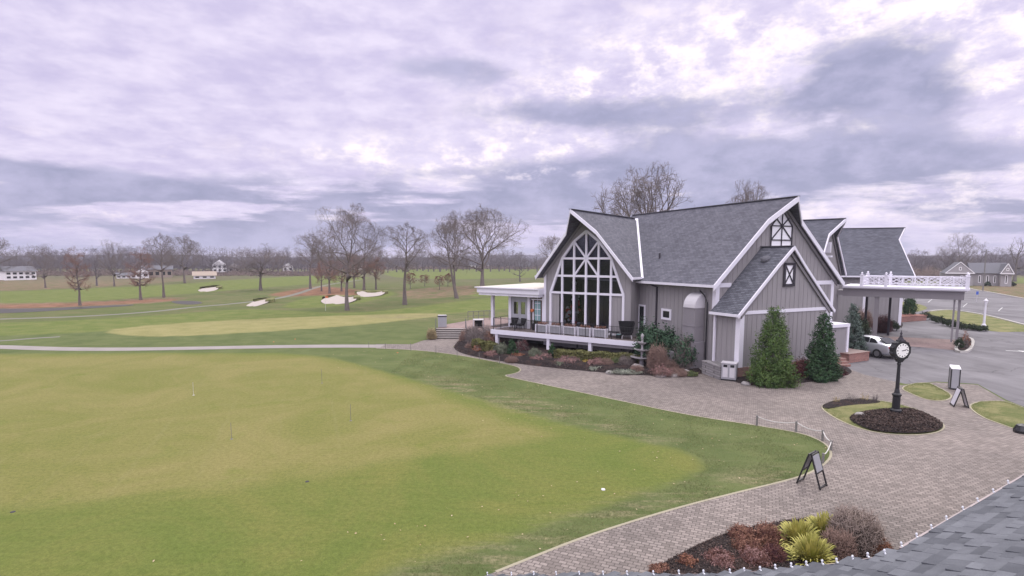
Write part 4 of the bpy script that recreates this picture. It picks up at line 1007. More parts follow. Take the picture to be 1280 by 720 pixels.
# rocks
rk = [(826, 471, .4, .2, 'flat pale stone at the front of the reddish bare shrub'), (842, 471, .35, .22, 'pale stone right of the flat one at the bed edge'), (762, 467, .35, .18, 'small grey stone at the bed edge between the two sage mats'), (798, 462, .55, .4, 'pale boulder left of the reddish bare shrub by the fountain'), (868, 462, .5, .3, 'grey boulder at the foot of the air duct'), (858, 467, .4, .25, 'flat grey stone in front of the air duct'),
      (876, 464, .45, .3, 'grey boulder beside the stone block planter'), (812, 467, .35, .22, 'small stone below the fountain'), (933, 481, .3, .22, 'small pale stone left of the fuller evergreen'),
      (1076, 523, .42, .26, 'pale boulder in the mulch left of the clock post')]
for x, y, w_, h_, lb in rk:
    b = gp(x, y); n_ = 12; mb = MB(); pr = [(0.6, -.1), (1, .1), (.95, .45), (.6, .85), (0, 1)]
    mb.lathe([(r_ * w_, z_ * h_) for r_, z_ in pr], 10)
    mb.v = [(vx * (1 + .2 * math.sin(vx * 9 + x)), vy * (.8 + .15 * math.sin(vy * 7 + y)), vz * (1 + .2 * math.sin(vx * 7 + y))) for vx, vy, vz in mb.v]
    o = mb.build('boulder', 'rock', None, smooth=True); o.location = b; tag(o, lb, 'rock')
# fountain
fc = gp(802, 460); s = 1 / ppm(fc.y)
ft = empty('tiered_fountain', 'three-tiered grey stone fountain standing in the bed at the right end of the deck', 'fountain', fc)
mb = MB(); mb.lathe([(.35, 0), (.38, .1), (.18, .2), (.14, .5), (.2, .62)], 20); mb.build('pedestal', 'fountain_stone', ft, smooth=False)
for r_, z_ in ((.78, .62), (.55, 1.15), (.33, 1.62)):
    mb = MB(); mb.lathe([(.12, z_), (r_ * .6, z_ + .05), (r_, z_ + .16), (r_, z_ + .2), (r_ * .8, z_ + .15), (.1, z_ + .1)], 24); mb.build('basin', 'fountain_stone', ft)
    mb = MB(); mb.lathe([(.1, z_ + .1), (.07, z_ + .3), (.1, z_ + .52)], 12); mb.build('stem', 'fountain_stone', ft)
mb = MB(); mb.lathe([(.05, 2.1), (.12, 2.2), (.08, 2.32), (0, 2.42)], 12); mb.build('finial', 'fountain_stone', ft)
# twin bin
bc = gp(912, 476.5); bn = empty('recycling_bin', 'grey two-compartment litter and recycling bin beside the stone block planter', 'bin', bc + Vector((.1, .35, 0)), -.5)
mb = MB(); mb.box((0, 0, .58), (.86, .62, .98)); mb.build('body', 'grey_panel', bn, bevel=.015)
mb = MB(); mb.box((0, 0, .045), (.88, .64, .09)); mb.build('base', 'black_metal', bn)
mb = MB(); mb.box((0, 0, 1.10), (.92, .68, .06)); mb.build('lid', 'light_duct', bn, bevel=.01)
for x in (-.2, .2):
    mb = MB(); mb.box((x, -.325, .62), (.30, .03, .8)); p_ = mb.build('door', 'light_duct', bn); mb = MB(); mb.box((x, -.345, .93), (.24, .015, .16)); mb.build('opening', 'black_metal', p_)
# ------------------------------------------------------------------ terrace furniture and things on the deck
for k in range(5):
    x = LD * (.345 + k * .098); b = dp(x, .75, 1.5)
    r = empty('planter_box', 'white-framed grey rectangular planter on the deck, %s' % ['first from the left by the sunroom door', 'second from the left', 'in the middle of the row of five', 'second from the right', 'last on the right, nearest the armchair'][k], 'planter', b, AW + .03, 'white-ended planters along the deck')
    mb = MB(); mb.box((0, 0, .32), (.95, .40, .56)); mb.build('panel', 'grey_panel', r)
    mb = MB()
    for sx in (-.50, .50): mb.box((sx, 0, .34), (.10, .46, .68))
    mb.box((0, 0, .64), (.92, .46, .07)); mb.build('frame', 'white_paint', r)
    n_ = 260; P = np.stack([NR.uniform(-.44, .44, n_), NR.uniform(-.18, .18, n_), NR.uniform(.66, .86, n_)], 1); leaf_cloud('plants', P, np.tile([0, 0, 1.], (n_, 1)), .05, 'brown_leaf', r)
def chair(name, b, rz, label, hgt=1.0, wide=.7, wing=True, group=None):
    r = empty(name, label, 'chair', b, rz, group)
    mb = MB(); mb.box((0, 0, .40), (wide, .62, .16)); mb.build('seat', 'black_fabric', r, bevel=.03)
    mb = MB(); w0, w1 = wide / 2, wide * .72
    mb.hexa([(-w0, .22, .45), (w0, .22, .45), (w0, .34, .45), (-w0, .34, .45)], [(-w1, .34, hgt + .1), (w1, .34, hgt + .1), (w1, .46, hgt + .1), (-w1, .46, hgt + .1)]); mb.build('backrest', 'black_fabric', r, bevel=.03)
    if wing:
        for sx in (-1, 1):
            mb = MB(); mb.hexa([(sx * w0 - .05, -.28, .45), (sx * w0 + .05, -.28, .45), (sx * w0 + .05, .34, .45), (sx * w0 - .05, .34, .45)], [(sx * w1 - .05, .05, hgt), (sx * w1 + .05, .05, hgt), (sx * w1 + .05, .42, hgt + .1), (sx * w1 - .05, .42, hgt + .1)]); mb.build('armrest', 'black_fabric', r, bevel=.02)
    for sx in (-1, 1):
        for sy in (-1, 1): mb = MB(); mb.bar((sx * w0 * .8, sy * .24, .33), (sx * w0 * .95, sy * .28, 0), .05); mb.build('leg', 'light_duct' if wing else 'black_metal', r)
    return r
chair('wingback_chair', dp(LD * .885, 1.2, 1.5), AW + .5, 'large black wingback outdoor chair at the right end of the deck', 1.2, .78)
mb = MB(); b = dp(LD * .80, 1.3, 1.5); r = empty('side_table', 'low dark square table left of the wingback chair on the deck', 'table', b, AW)
mb.box((0, 0, .42), (.8, .6, .06)); mb.build('top', 'black_metal', r)
for sx in (-1, 1):
    for sy in (-1, 1): mb = MB(); mb.bar((sx * .35, sy * .25, .4), (sx * .35, sy * .25, 0), .05); mb.build('leg', 'black_metal', r)
r = empty('cooler_box', 'small teal-lidded dark box on the floor beside the low table', 'box', b + dirD * .60 - nD * .3, AW); mb = MB(); mb.box((0, 0, .15), (.32, .3, .3)); mb.build('body', 'black_fabric', r, bevel=.02); mb = MB(); mb.box((0, 0, .32), (.34, .32, .05)); mb.build('lid', 'teal_glass', r)
for k, (s_, t_) in enumerate(((1.95, -.75), (2.7, -.7))):
    chair('terrace_chair', SR.p(s_, t_, 1.5), AW + (.3 if k else -.3) + PI * 0, ['small black slatted chair at the left french door', 'small black slatted chair nearer the sunroom column'][1 - k], .82, .48, False)
chair('terrace_chair', SR.p(4.1, 2.0, 1.5), AW + 1.2, 'black chair inside the open bay of the sunroom', .82, .48, False)
r = empty('urn_planter', 'dark tapered planter pot by the glazed sunroom door', 'planter', SR.p(.7, -.5, 1.5)); mb = MB(); mb.lathe([(.18, 0), (.26, .5), (.28, .55), (.2, .5)], 14); mb.build('pot', 'black_metal', r); n_ = 200; leaf_cloud('plant', np.stack([NR.normal(0, .12, n_), NR.normal(0, .12, n_), NR.uniform(.5, .85, n_)], 1), np.tile([0, 0, 1.], (n_, 1)), .05, 'dark_hedge', r)
# christmas tree behind the glass
tb_ = WG.p(-1.55, 1.15, 1.55); xt = empty('christmas_tree', 'tall dark christmas tree with big red and white baubles behind the arched window', 'christmas tree', tb_)
n_ = 6000; z = 4.3 * (1 - np.sqrt(NR.uniform(0, 1, n_))); a = NR.uniform(0, 2 * PI, n_); r_ = (4.4 - z) / 4.4 * .95 * np.sqrt(NR.uniform(.3, 1, n_))
leaf_cloud('crown', np.stack([r_ * np.cos(a), r_ * np.sin(a), z + .2], 1), np.stack([np.cos(a), np.sin(a), np.ones(n_) * .4], 1), .07, 'xmas', xt, .35)
mb = MB(); mb.tube([(0, 0, 0), (0, 0, 4.4)], [.06, .02], 6); mb.build('trunk', 'bark', xt)
for k in range(34):
    z = R.uniform(.3, 3.9); a = AW - PI / 2 + R.uniform(-1.2, 1.2) ; rr_ = (4.4 - z) / 4.4 * .98; q = R.choice([.09, .12, .19]); mb = MB()
    mb.lathe([(0, -q), (q * .7, -q * .7), (q, 0), (q * .7, q * .7), (0, q)], 10, (rr_ * math.cos(a), rr_ * math.sin(a), z + .2)); mb.build('bauble', 'ornament_red' if k % 3 == 0 else 'ornament_white', xt, smooth=True)
# ------------------------------------------------------------------ patio, steps, bin, rails
PZ = .75
pat = [gp(545, 410.3, PZ), gp(582, 410.3, PZ), gp(598, 419, PZ), gp(616, 421, PZ), gp(650, 404, PZ), gp(655, 396, PZ), gp(598, 398, PZ), gp(578, 402, PZ), gp(560, 405, PZ)]
r = empty('patio', 'raised patio with pinkish paving and stone retaining walls left of the clubhouse', 'patio', (pat[0].x, pat[0].y, 0)); o_ = Vector((pat[0].x, pat[0].y, 0))
mb = MB(); mb.prism([Vector((p.x, p.y, 0)) - o_ for p in pat], Vector((0, 0, PZ - .05))); mb.build('retaining_wall', 'step_stone', r)
mb = MB(); mb.prism([Vector((p.x, p.y, PZ - .05)) - o_ for p in pat], Vector((0, 0, .05))); mb.build('paving', 'brick_band', r)
e0, e1 = gp(545, 423.5), gp(583, 423.5); t0, t1 = Vector((pat[0].x, pat[0].y, 0)), Vector((pat[1].x, pat[1].y, 0))
r = empty('stone_steps', 'broad flight of grey stone steps up to the patio', 'steps', e0)
for k in range(5):
    f0, f1 = k / 5, 1.0; a, b_ = e0.lerp(t0, f0) - e0, e1.lerp(t1, f0) - e0; c_, d_ = t0 - e0, t1 - e0
    mb = MB(); mb.prism([a + Vector((0, 0, k * .15)), b_ + Vector((0, 0, k * .15)), d_ + Vector((0, 0, k * .15)), c_ + Vector((0, 0, k * .15))], Vector((0, 0, .11))); st_ = mb.build('step', 'step_dark', r)
    up_ = Vector((0, 0, k * .15 + .11)); mb = MB(); off_ = (e0 - t0).normalized() * .04; mb.prism([a + up_ + off_, b_ + up_ + off_, d_ + up_, c_ + up_], Vector((0, 0, .035))); mb.build('tread', 'path_tread', st_)
for nm_, e_, t_, lb in (('handrail', e0, t0, 'black sloping metal handrail on the left of the stone steps'), ('handrail', e1, t1, 'black sloping metal handrail on the right of the stone steps')):
    mb = MB(); q = (t_ - e_); mb.bar(Vector((0, 0, .9)), q + Vector((0, 0, .75 + .9)), .08); mb.bar(Vector((0, 0, .0)), Vector((0, 0, .9)), .05, up=Vector((1, 0, 0))); mb.bar(q + Vector((0, 0, .75)), q + Vector((0, 0, 1.65)), .05, up=Vector((1, 0, 0)))
    mb.bar(q * .5 + Vector((0, 0, .4)), q * .5 + Vector((0, 0, 1.28)), .035, up=Vector((1, 0, 0))); mb.bar(Vector((0, 0, .5)), q + Vector((0, 0, 1.25)), .03)
    o = mb.build(nm_, 'black_metal'); o.location = e_; tag(o, lb, 'handrail')
bb_ = gp(553, 409, PZ); r = empty('litter_bin', 'grey cabinet litter bin at the top left of the stone steps', 'bin', bb_, .1)
mb = MB(); mb.box((0, 0, .55), (.85, .6, 1.05)); mb.build('body', 'grey_panel', r, bevel=.02); mb = MB(); mb.box((0, 0, 1.12), (.92, .68, .08)); mb.build('lid', 'black_metal', r); mb = MB(); mb.box((0, 0, 1.18), (.8, .55, .05)); mb.build('tray', 'light_duct', r)
fp = gp(598, 409, PZ); r = empty('patio_heater_table', 'black square fire table on the patio beside the open sunroom bay', 'table', fp, .1)
mb = MB(); mb.box((0, 0, .42), (.75, .75, .62)); mb.build('body', 'black_fabric', r); mb = MB(); mb.box((0, 0, .76), (.95, .95, .06)); mb.build('top', 'light_duct', r)
for sx in (-.48, .48): mb = MB(); mb.box((sx, 0, .4), (.07, .8, .8)); mb.build('side_panel', 'light_duct', r)
mb = MB(); a = gp(585, 401, PZ); b_ = gp(618, 399, PZ); a0 = a.copy(); a0.z = PZ
for k in range(6): p_ = a.lerp(b_, k / 5) - a0; mb.bar(p_, p_ + Vector((0, 0, 1.0)), .06, up=Vector((1, 0, 0)))
mb.bar(Vector((0, 0, 1)), b_ - a0 + Vector((0, 0, 1)), .06); mb.bar(Vector((0, 0, .5)), b_ - a0 + Vector((0, 0, .5)), .04)
o = mb.build('patio_fence', 'post_wood'); o.location = a0; tag(o, 'dark rail fence at the back edge of the patio', 'fence')
# ------------------------------------------------------------------ clock
cb_ = gp(1119, 521); cb_.z = .05
ck = empty('street_clock', 'black cast-iron post clock with round white dial on the planted island', 'clock', cb_)
mb = MB(); mb.lathe([(.42, -.05), (.42, .08), (.36, .14), (.30, .14)], 24); mb.build('plinth', 'kerb_stone', ck)
mb = MB(); mb.lathe([(.24, .12), (.24, .3), (.17, .36), (.16, .95), (.20, 1.0), (.20, 1.06), (.12, 1.12), (.10, 1.25), (.085, 1.3), (.065, 2.45), (.10, 2.5), (.07, 2.55), (.09, 2.65)], 16); mb.build('post', 'black_metal', ck)
nd = Vector((.18, -1, 0)).normalized(); hd = Vector((-nd.y, nd.x, 0)); hc = Vector((0, 0, 3.16))
def disc(mb, c, r_, d, n=36, ax=None):
    ax = ax or nd; h_ = Vector((-ax.y, ax.x, 0)); vs = []
    for s_ in (-.5, .5): vs += [c + ax * d * s_ + h_ * r_ * math.cos(2 * PI * k / n) + Vector((0, 0, r_ * math.sin(2 * PI * k / n))) for k in range(n)]
    return mb.add(vs, [tuple(range(n)), tuple(range(2 * n - 1, n - 1, -1))] + [(k, (k + 1) % n, (k + 1) % n + n, k + n) for k in range(n)])
mb = MB(); disc(mb, hc, .46, .26)
for k in range(12):
    a = 2 * PI * k / 12 + .26; disc(mb, hc + hd * .46 * math.cos(a) + Vector((0, 0, .46 * math.sin(a))), .055, .2, 10)
mb.bar(Vector((0, 0, 2.6)), Vector((0, 0, 2.78)), .22, .2, up=hd); hs = mb.build('head', 'black_metal', ck)
mb = MB(); mb.tube([hc + Vector((0, 0, .44)), hc + Vector((0, 0, .62))], [.16, .07], 10); mb.lathe([(.03, .6), (.07, .66), (.03, .72), (.05, .8), (.02, .86), (0, .98)], 10, hc); mb.build('finial', 'dark_timber', ck)
for sg in (1, -1):
    mb = MB(); disc(mb, hc + nd * .138 * sg, .335, .012); dl = mb.build('dial', 'cream_dial', ck)
    mb = MB()
    for k in range(12):
        a = PI * k / 6; d_ = hd * math.cos(a) + Vector((0, 0, math.sin(a))); mb.bar(hc + nd * .148 * sg + d_ * .245, hc + nd * .148 * sg + d_ * .305, .028 if k % 3 else .045, .008, up=nd)
    mb.build('hour_marks', 'black_metal', dl)
    for ln, a, w_ in ((.16, .12, .03), (.25, .25, .02)):
        mb = MB(); d_ = hd * math.cos(a) * sg + Vector((0, 0, math.sin(a))); mb.bar(hc + nd * .155 * sg - d_ * .05, hc + nd * .155 * sg + d_ * ln, w_, .008, up=nd); mb.build('hand', 'black_metal', dl)
# kiosk, boards
kb = gp(1193, 487.5); r = empty('pedestal_kiosk', 'grey panelled service pedestal with a sloping white top at the edge of the paving', 'kiosk', kb, -.45)
mb = MB(); mb.box((0, .2, .05), (.40, .40, .1)); mb.build('base', 'black_metal', r)
mb = MB(); mb.box((0, .2, .66), (.42, .42, 1.12)); mb.build('cabinet', 'grey_panel', r)
mb = MB()
for sx in (-.2, .2):
    for sy in (0., .4): mb.box((sx, sy, .66), (.05, .05, 1.14))
mb.build('corner_trim', 'black_metal', r)
mb = MB(); mb.hexa([(-.225, -.03, 1.20), (.225, -.03, 1.20), (.225, .43, 1.32), (-.225, .43, 1.32)], [(-.225, -.03, 1.25), (.225, -.03, 1.25), (.225, .43, 1.38), (-.225, .43, 1.38)]); mb.build('top', 'white_paint', r)
def aboard(name, b, rz, lab, hgt, wid, spread, face, open_frame=False):
    r = empty(name, lab, 'sign board', b, rz)
    for sg in (-1, 1):
        mb = MB(); y0, y1 = sg * spread / 2, sg * .03
        for sx in (-1, 1): mb.bar((sx * wid / 2, y0, 0), (sx * wid / 2, y1, hgt), .045, .035, up=Vector((1, 0, 0)))
        for f in (0.06, .45, .97) if not open_frame else (.05, .97): yy = y0 + (y1 - y0) * f; mb.bar((-wid / 2, yy, hgt * f), (wid / 2, yy, hgt * f), .04, .04)
        fr_ = mb.build('frame', 'black_metal', r)
        mb = MB(); f0, f1 = (.48, .94) if not open_frame else (.1, .92)
        g = lambda f, x: Vector((x, y0 + (y1 - y0) * f + sg * .012, hgt * f))
        P = [g(f0, -wid * .44), g(f0, wid * .44), g(f1, wid * .44), g(f1, -wid * .44)]; mb.prism(P, Vector((0, sg * .012, 0))); mb.build('panel', face, fr_)
    return r
ab = aboard('sandwich_board', gp(1014.5, 606), .70, 'black-framed folding sandwich board with a grey panel at the lawn corner', 1.12, .52, .75, 'grey_panel')
aboard('sandwich_board', gp(1199, 508), 1.15, 'black A-frame board with white faces standing in front of the service pedestal', .98, .62, .62, 'white_paint', True)
# ------------------------------------------------------------------ rope fence posts
def stake(px, py, hpx, lab, grp, r_=.022):
    b = gp(px, py); h = hpx / ppm(b.y); mb = MB(); mb.tube([(0, 0, -.05), (0, 0, h), (0, 0, h + .02)], [r_, r_, r_ * .6], 8); o = mb.build('rope_post', 'post_wood'); o.location = b; tag(o, lab, 'post', grp); return b, h
names = ['leftmost', 'second from the left', 'middle', 'fourth from the left', 'rightmost']
for k, (x, y) in enumerate([(513.5, 438.5), (545, 441.7), (571.5, 446.5), (599, 450.5), (624.5, 455)]):
    stake(x, y, 9.5, 'thin grey stake on the lawn edge facing the bed, %s of five' % names[k], 'stakes along the path by the long bed', .018)
for k, (x, y) in enumerate([(482, 436), (461, 434.5)]):
    stake(x, y, 7, ['thin stake on the cart path edge, first left of the steps row', 'thin stake on the cart path edge, farthest from the steps'][k], 'stakes along the path by the long bed', .018)
rp = []
pl = ['farthest left', 'second along the rope', 'third along the rope', 'at the outermost tip of the lawn corner', 'last roped post behind the sandwich board']
for k, (x, y, h_) in enumerate([(946, 532, 13), (995, 540, 14), (1028, 551, 14), (1038.5, 563, 13), (1028.5, 579, 13)]):
    rp.append(stake(x, y, h_, 'wooden rope post ' + pl[k], 'roped posts round the lawn corner', .048))
for k in range(4):
    a, b_ = rp[k][0] + Vector((0, 0, rp[k][1] * .92)), rp[k + 1][0] + Vector((0, 0, rp[k + 1][1] * .92)); P = []
    for i in range(9): f = i / 8; p_ = a.lerp(b_, f); p_.z -= .16 * 4 * f * (1 - f) * min(1, (a - b_).length / 2); P.append(p_ - a)
    mb = MB(); mb.tube(P, .02, 5); o = mb.build('rope', 'rope'); o.location = a; tag(o, 'pale rope sagging between two grey posts, span %s' % ['farthest left', 'before the corner', 'short one at the corner tip', 'turning back toward the sandwich board'][k], 'rope', 'rope spans round the lawn corner')
for k, (x, y, h_, lb) in enumerate([(289.5, 549, 22, 'thin dark practice pin left of centre on the putting green'), (438.5, 526, 22, 'thin dark practice pin nearest the middle of the green'), (402.5, 479, 18, 'thin practice pin toward the back right of the green'), (242, 494, 17, 'thin pale practice pin at the back left of the green')]):
    b = gp(x, y); mb = MB(); mb.tube([(0, 0, 0), (0, 0, h_ / ppm(b.y))], .010, 6); mb.lathe([(.0, 0), (.06, 0), (.06, .012), (0, .012)], 12); o = mb.build('practice_pin', 'post_wood' if k < 3 else 'rope'); o.location = b; tag(o, lb, 'golf pin', 'practice pins on the putting green')
b = gp(407, 388.5); mb = MB(); r = empty('flagstick', 'tall thin flagstick on the far green beside the bunkers', 'golf flag', b); mb.tube([(0, 0, 0), (0, 0, 2.2)], .02, 6); mb.build('stick', 'rope', r); mb = MB(); mb.box((.22, 0, 2.0), (.42, .02, .3)); mb.build('flag', 'orange_cloth', r)
for k, (x, y, mt, lb) in enumerate([(754, 612, 'white_paint', 'small white marker disc on the near right fringe'), (384, 602, 'dark_timber', 'small dark sprinkler lid on the near fringe'), (16, 640, 'dark_timber', 'small dark sprinkler lid at the far left of the fringe'),
        (342, 427.5, 'orange_cloth', 'small orange marker left on the rough beyond the path'), (369, 424, 'orange_cloth', 'small orange marker, right of the other two beyond the path'), (497, 441, 'orange_cloth', 'small orange marker on the lawn this side of the path')]):
    b = gp(x, y); mb = MB(); hh_ = .012 if mt == 'dark_timber' else .025; mb.lathe([(0, 0), (.07, 0), (.06, hh_), (0, hh_ * 1.2)], 12); o = mb.build('ground_marker', mt); o.location = b; tag(o, lb, 'marker')
# lamp post, utility pole, blue sign
b = gp(1229.5, 409); r = empty('lamp_post', 'white lamp post with lantern head on the car park lawn', 'lamp post', b); h = topz(374, b.y)
mb = MB(); mb.lathe([(.22, 0), (.22, .25), (.12, .4), (.10, h - .7), (.13, h - .62)], 14); mb.build('post', 'white_paint', r)
mb = MB(); mb.lathe([(.10, h - .62), (.17, h - .2), (.22, h - .17), (.06, h + .02), (0, h + .12)], 10); mb.build('lantern', 'white_paint', r)
b = gp(1228.5, 364); h = topz(312, b.y); mb = MB(); mb.tube([(0, 0, 0), (0, 0, h)], [.16, .10], 8); mb.bar((-.9, 0, h - .5), (.9, 0, h - .5), .12); o = mb.build('utility_pole', 'post_wood'); o.location = b; tag(o, 'slim dark utility pole in front of the distant barn-like house', 'utility pole')
b = gp(1220.5, 377); r = empty('parking_sign', 'small blue parking sign on a thin post at the car park edge', 'sign', b); mb = MB(); mb.tube([(0, 0, 0), (0, 0, 1.6)], .03, 6); mb.build('post', 'light_duct', r); mb = MB(); mb.box((0, -.05, 1.5), (.4, .03, .55)); mb.build('plate', 'blue_sign', r)
b = gp(1210, 556); 
# dark rock-like light fitting at the right frame edge
b = gp(1277, 541); mb = MB(); mb.lathe([(.28, 0), (.3, .12), (.2, .34), (.0, .42)], 10); o = mb.build('ground_spotlight', 'black_metal'); o.location = b; tag(o, 'black dome-shaped ground light at the edge of the entrance lawn', 'ground light')
# dried stalks on the island
for k, (x, w_, h_) in enumerate([(1047, 10, 11), (1066, 14, 14), (1084, 14, 13), (1096, 9, 12)]):
    S('dried_perennial', x, 506 - k * 1.0, w_, h_, 'dead_bark' if k % 2 else 'dry_grass', 'dried leafless plant stalks on the back strip of the clock island, %s' % ['farthest left', 'second from left', 'third from left', 'nearest the clock'][k], cat='plant', kind='twig', n=90, group='dried perennials on the clock island')
# ------------------------------------------------------------------ car
def car():
    a = math.atan2(.945, -.33) ; c = gp(1094, 447); c.z = .0
    fwd = Vector((math.cos(a), math.sin(a), 0)); c = c + fwd * 1.25 + Vector((fwd.y, -fwd.x, 0)) * .85
    r = empty('silver_car', 'silver four-door sedan parked half behind the blue-grey evergreen', 'car', c, a); r.scale = (1.05,) * 3
    # side profile stations x, z_bottom, z_belt, z_roof, halfwidth_belt, halfwidth_roof
    xs = [-2.28, -2.22, -2.05, -1.75, -1.35, -1.0, -.5, 0, .45, .8, 1.1, 1.45, 1.85, 2.12, 2.26]
    zb = [.42, .30, .24, .22, .20, .20, .20, .20, .20, .20, .20, .20, .22, .28, .40]
    zt = [.78, .92, 1.0, 1.03, 1.02, .98, .95, .94, .93, .92, .90, .87, .80, .72, .6]
    zr = [.78, .93, 1.02, 1.06, 1.22, 1.36, 1.44, 1.45, 1.40, 1.26, 1.07, .90, .81, .73, .6]
    hw = [.55, .78, .86, .89, .90, .90, .90, .90, .90, .90, .89, .87, .82, .72, .52]
    V = []; n_ = 14
    for i, x in enumerate(xs):
        b0, t0_, rf, w_ = zb[i], zt[i], zr[i], hw[i]; cab = rf - t0_ > .08; rw = w_ * (.68 if cab else .82)
        half = [(0, b0), (w_ * .8, b0), (w_ * .97, b0 + .12), (w_, (b0 + t0_) / 2), (w_ * .96, t0_ - .03), (w_ * (.88 if cab else .86), t0_ + .02 if cab else t0_), (rw, rf - .05 if cab else rf - .0), (0, rf + (.02 if cab else .015))]
        ring = [(y, z) for y, z in half] + [(-y, z) for y, z in half[-2:0:-1]]
        V += [(x, y, z) for y, z in ring]
    n_ = 14; Fq = []
    for i in range(len(xs) - 1):
        for k in range(n_): Fq.append((i * n_ + k, i * n_ + (k + 1) % n_, (i + 1) * n_ + (k + 1) % n_, (i + 1) * n_ + k))
    mb = MB(); mb.add(V, Fq + [tuple(range(n_)), tuple((len(xs) - 1) * n_ + k for k in range(n_ - 1, -1, -1))])
    o = mb.build('body', 'silver_paint', r, smooth=True); md = o.modifiers.new('s', 'SUBSURF'); md.levels = 1; md.render_levels = 2
    def yb(x, z):
        t0_ = float(np.interp(x, xs, zt)); rf = float(np.interp(x, xs, zr)); w_ = float(np.interp(x, xs, hw)); f = (z - t0_) / max(.05, rf - t0_); return w_ * (.88 + (.68 - .88) * f) + .012
    for sg in (1, -1):
        for P in ([(-1.28, 1.06), (-.98, 1.30), (-.62, 1.38), (-.62, 1.03)], [(-.56, 1.03), (-.56, 1.39), (.02, 1.40), (.02, 1.01)], [(.08, 1.01), (.08, 1.40), (.42, 1.35), (.85, 1.0)]):
            mb = MB(); Q = [(x, sg * yb(x, z), z) for x, z in P]; mb.prism(Q, Vector((0, -sg * .02, 0))); mb.build('side_window', 'car_glass', r)
        mb = MB(); mb.box((-2.16, sg * .62, .84), (.16, .34, .17)); mb.build('tail_light', 'red_lens', r, bevel=.03)
        mb = MB(); mb.box((2.1, sg * .6, .66), (.2, .3, .13)); mb.build('headlight', 'light_duct', r, bevel=.03)
        mb = MB(); mb.box((.75, sg * .98, 1.02), (.12, .16, .12)); mb.build('wing_mirror', 'silver_paint', r, bevel=.03)
        for x in (-1.35, 1.38):
            mb = MB(); mb.tube([(x, sg * .70, .33), (x, sg * .91, .33)], .33, 20); w = mb.build('wheel', 'tyre_rubber', r)
            mb = MB(); mb.tube([(x, sg * .905, .33), (x, sg * .925, .33)], .2, 14); mb.build('rim', 'rim_metal', w)
    mb = MB(); mb.prism([(-1.80, -.58, 1.09), (-1.80, .58, 1.09), (-1.08, .5, 1.39), (-1.08, -.5, 1.39)], Vector((-.01, 0, .025))); mb.build('rear_window', 'car_glass', r)
    mb = MB(); mb.prism([(1.02, -.6, 1.13), (1.02, .6, 1.13), (.52, .5, 1.41), (.52, -.5, 1.41)], Vector((.01, 0, .02))); mb.build('windscreen', 'car_glass', r)
    mb = MB(); mb.box((-2.27, 0, .80), (.03, .5, .13)); mb.build('number_plate', 'white_paint', r); mb = MB(); mb.box((-2.22, 0, .40), (.1, 1.45, .14)); mb.build('bumper', 'silver_paint', r, bevel=.03)
car()
# ------------------------------------------------------------------ bare trees
def tubes_np(segs, k):
    """segs: list of (p0,p1,r0,r1) -> tapered k-sided tubes"""
    S_ = np.array([[*a, *b, r, q] for a, b, r, q in segs]); P0, P1, r0, r1 = S_[:, :3], S_[:, 3:6], S_[:, 6:7], S_[:, 7:8]
    D = P1 - P0; D /= np.linalg.norm(D, axis=1)[:, None] + 1e-9; A = np.where(np.abs(D[:, 2:3]) > .9, [[1., 0, 0]], [[0, 0, 1.]]); U = np.cross(D, A); U /= np.linalg.norm(U, axis=1)[:, None] + 1e-9; W = np.cross(D, U)
    L = []
    for P, r in ((P0, r0), (P1, r1)):
        for i in range(k): a = 2 * PI * i / k; L.append(P + (U * math.cos(a) + W * math.sin(a)) * r)
    V = np.stack(L, 1).reshape(-1, 3); b = np.arange(len(S_))[:, None, None] * 2 * k
    q = np.array([[i, (i + 1) % k, (i + 1) % k + k, i + k] for i in range(k)])[None]
    return V, (b + q).reshape(-1, 4)
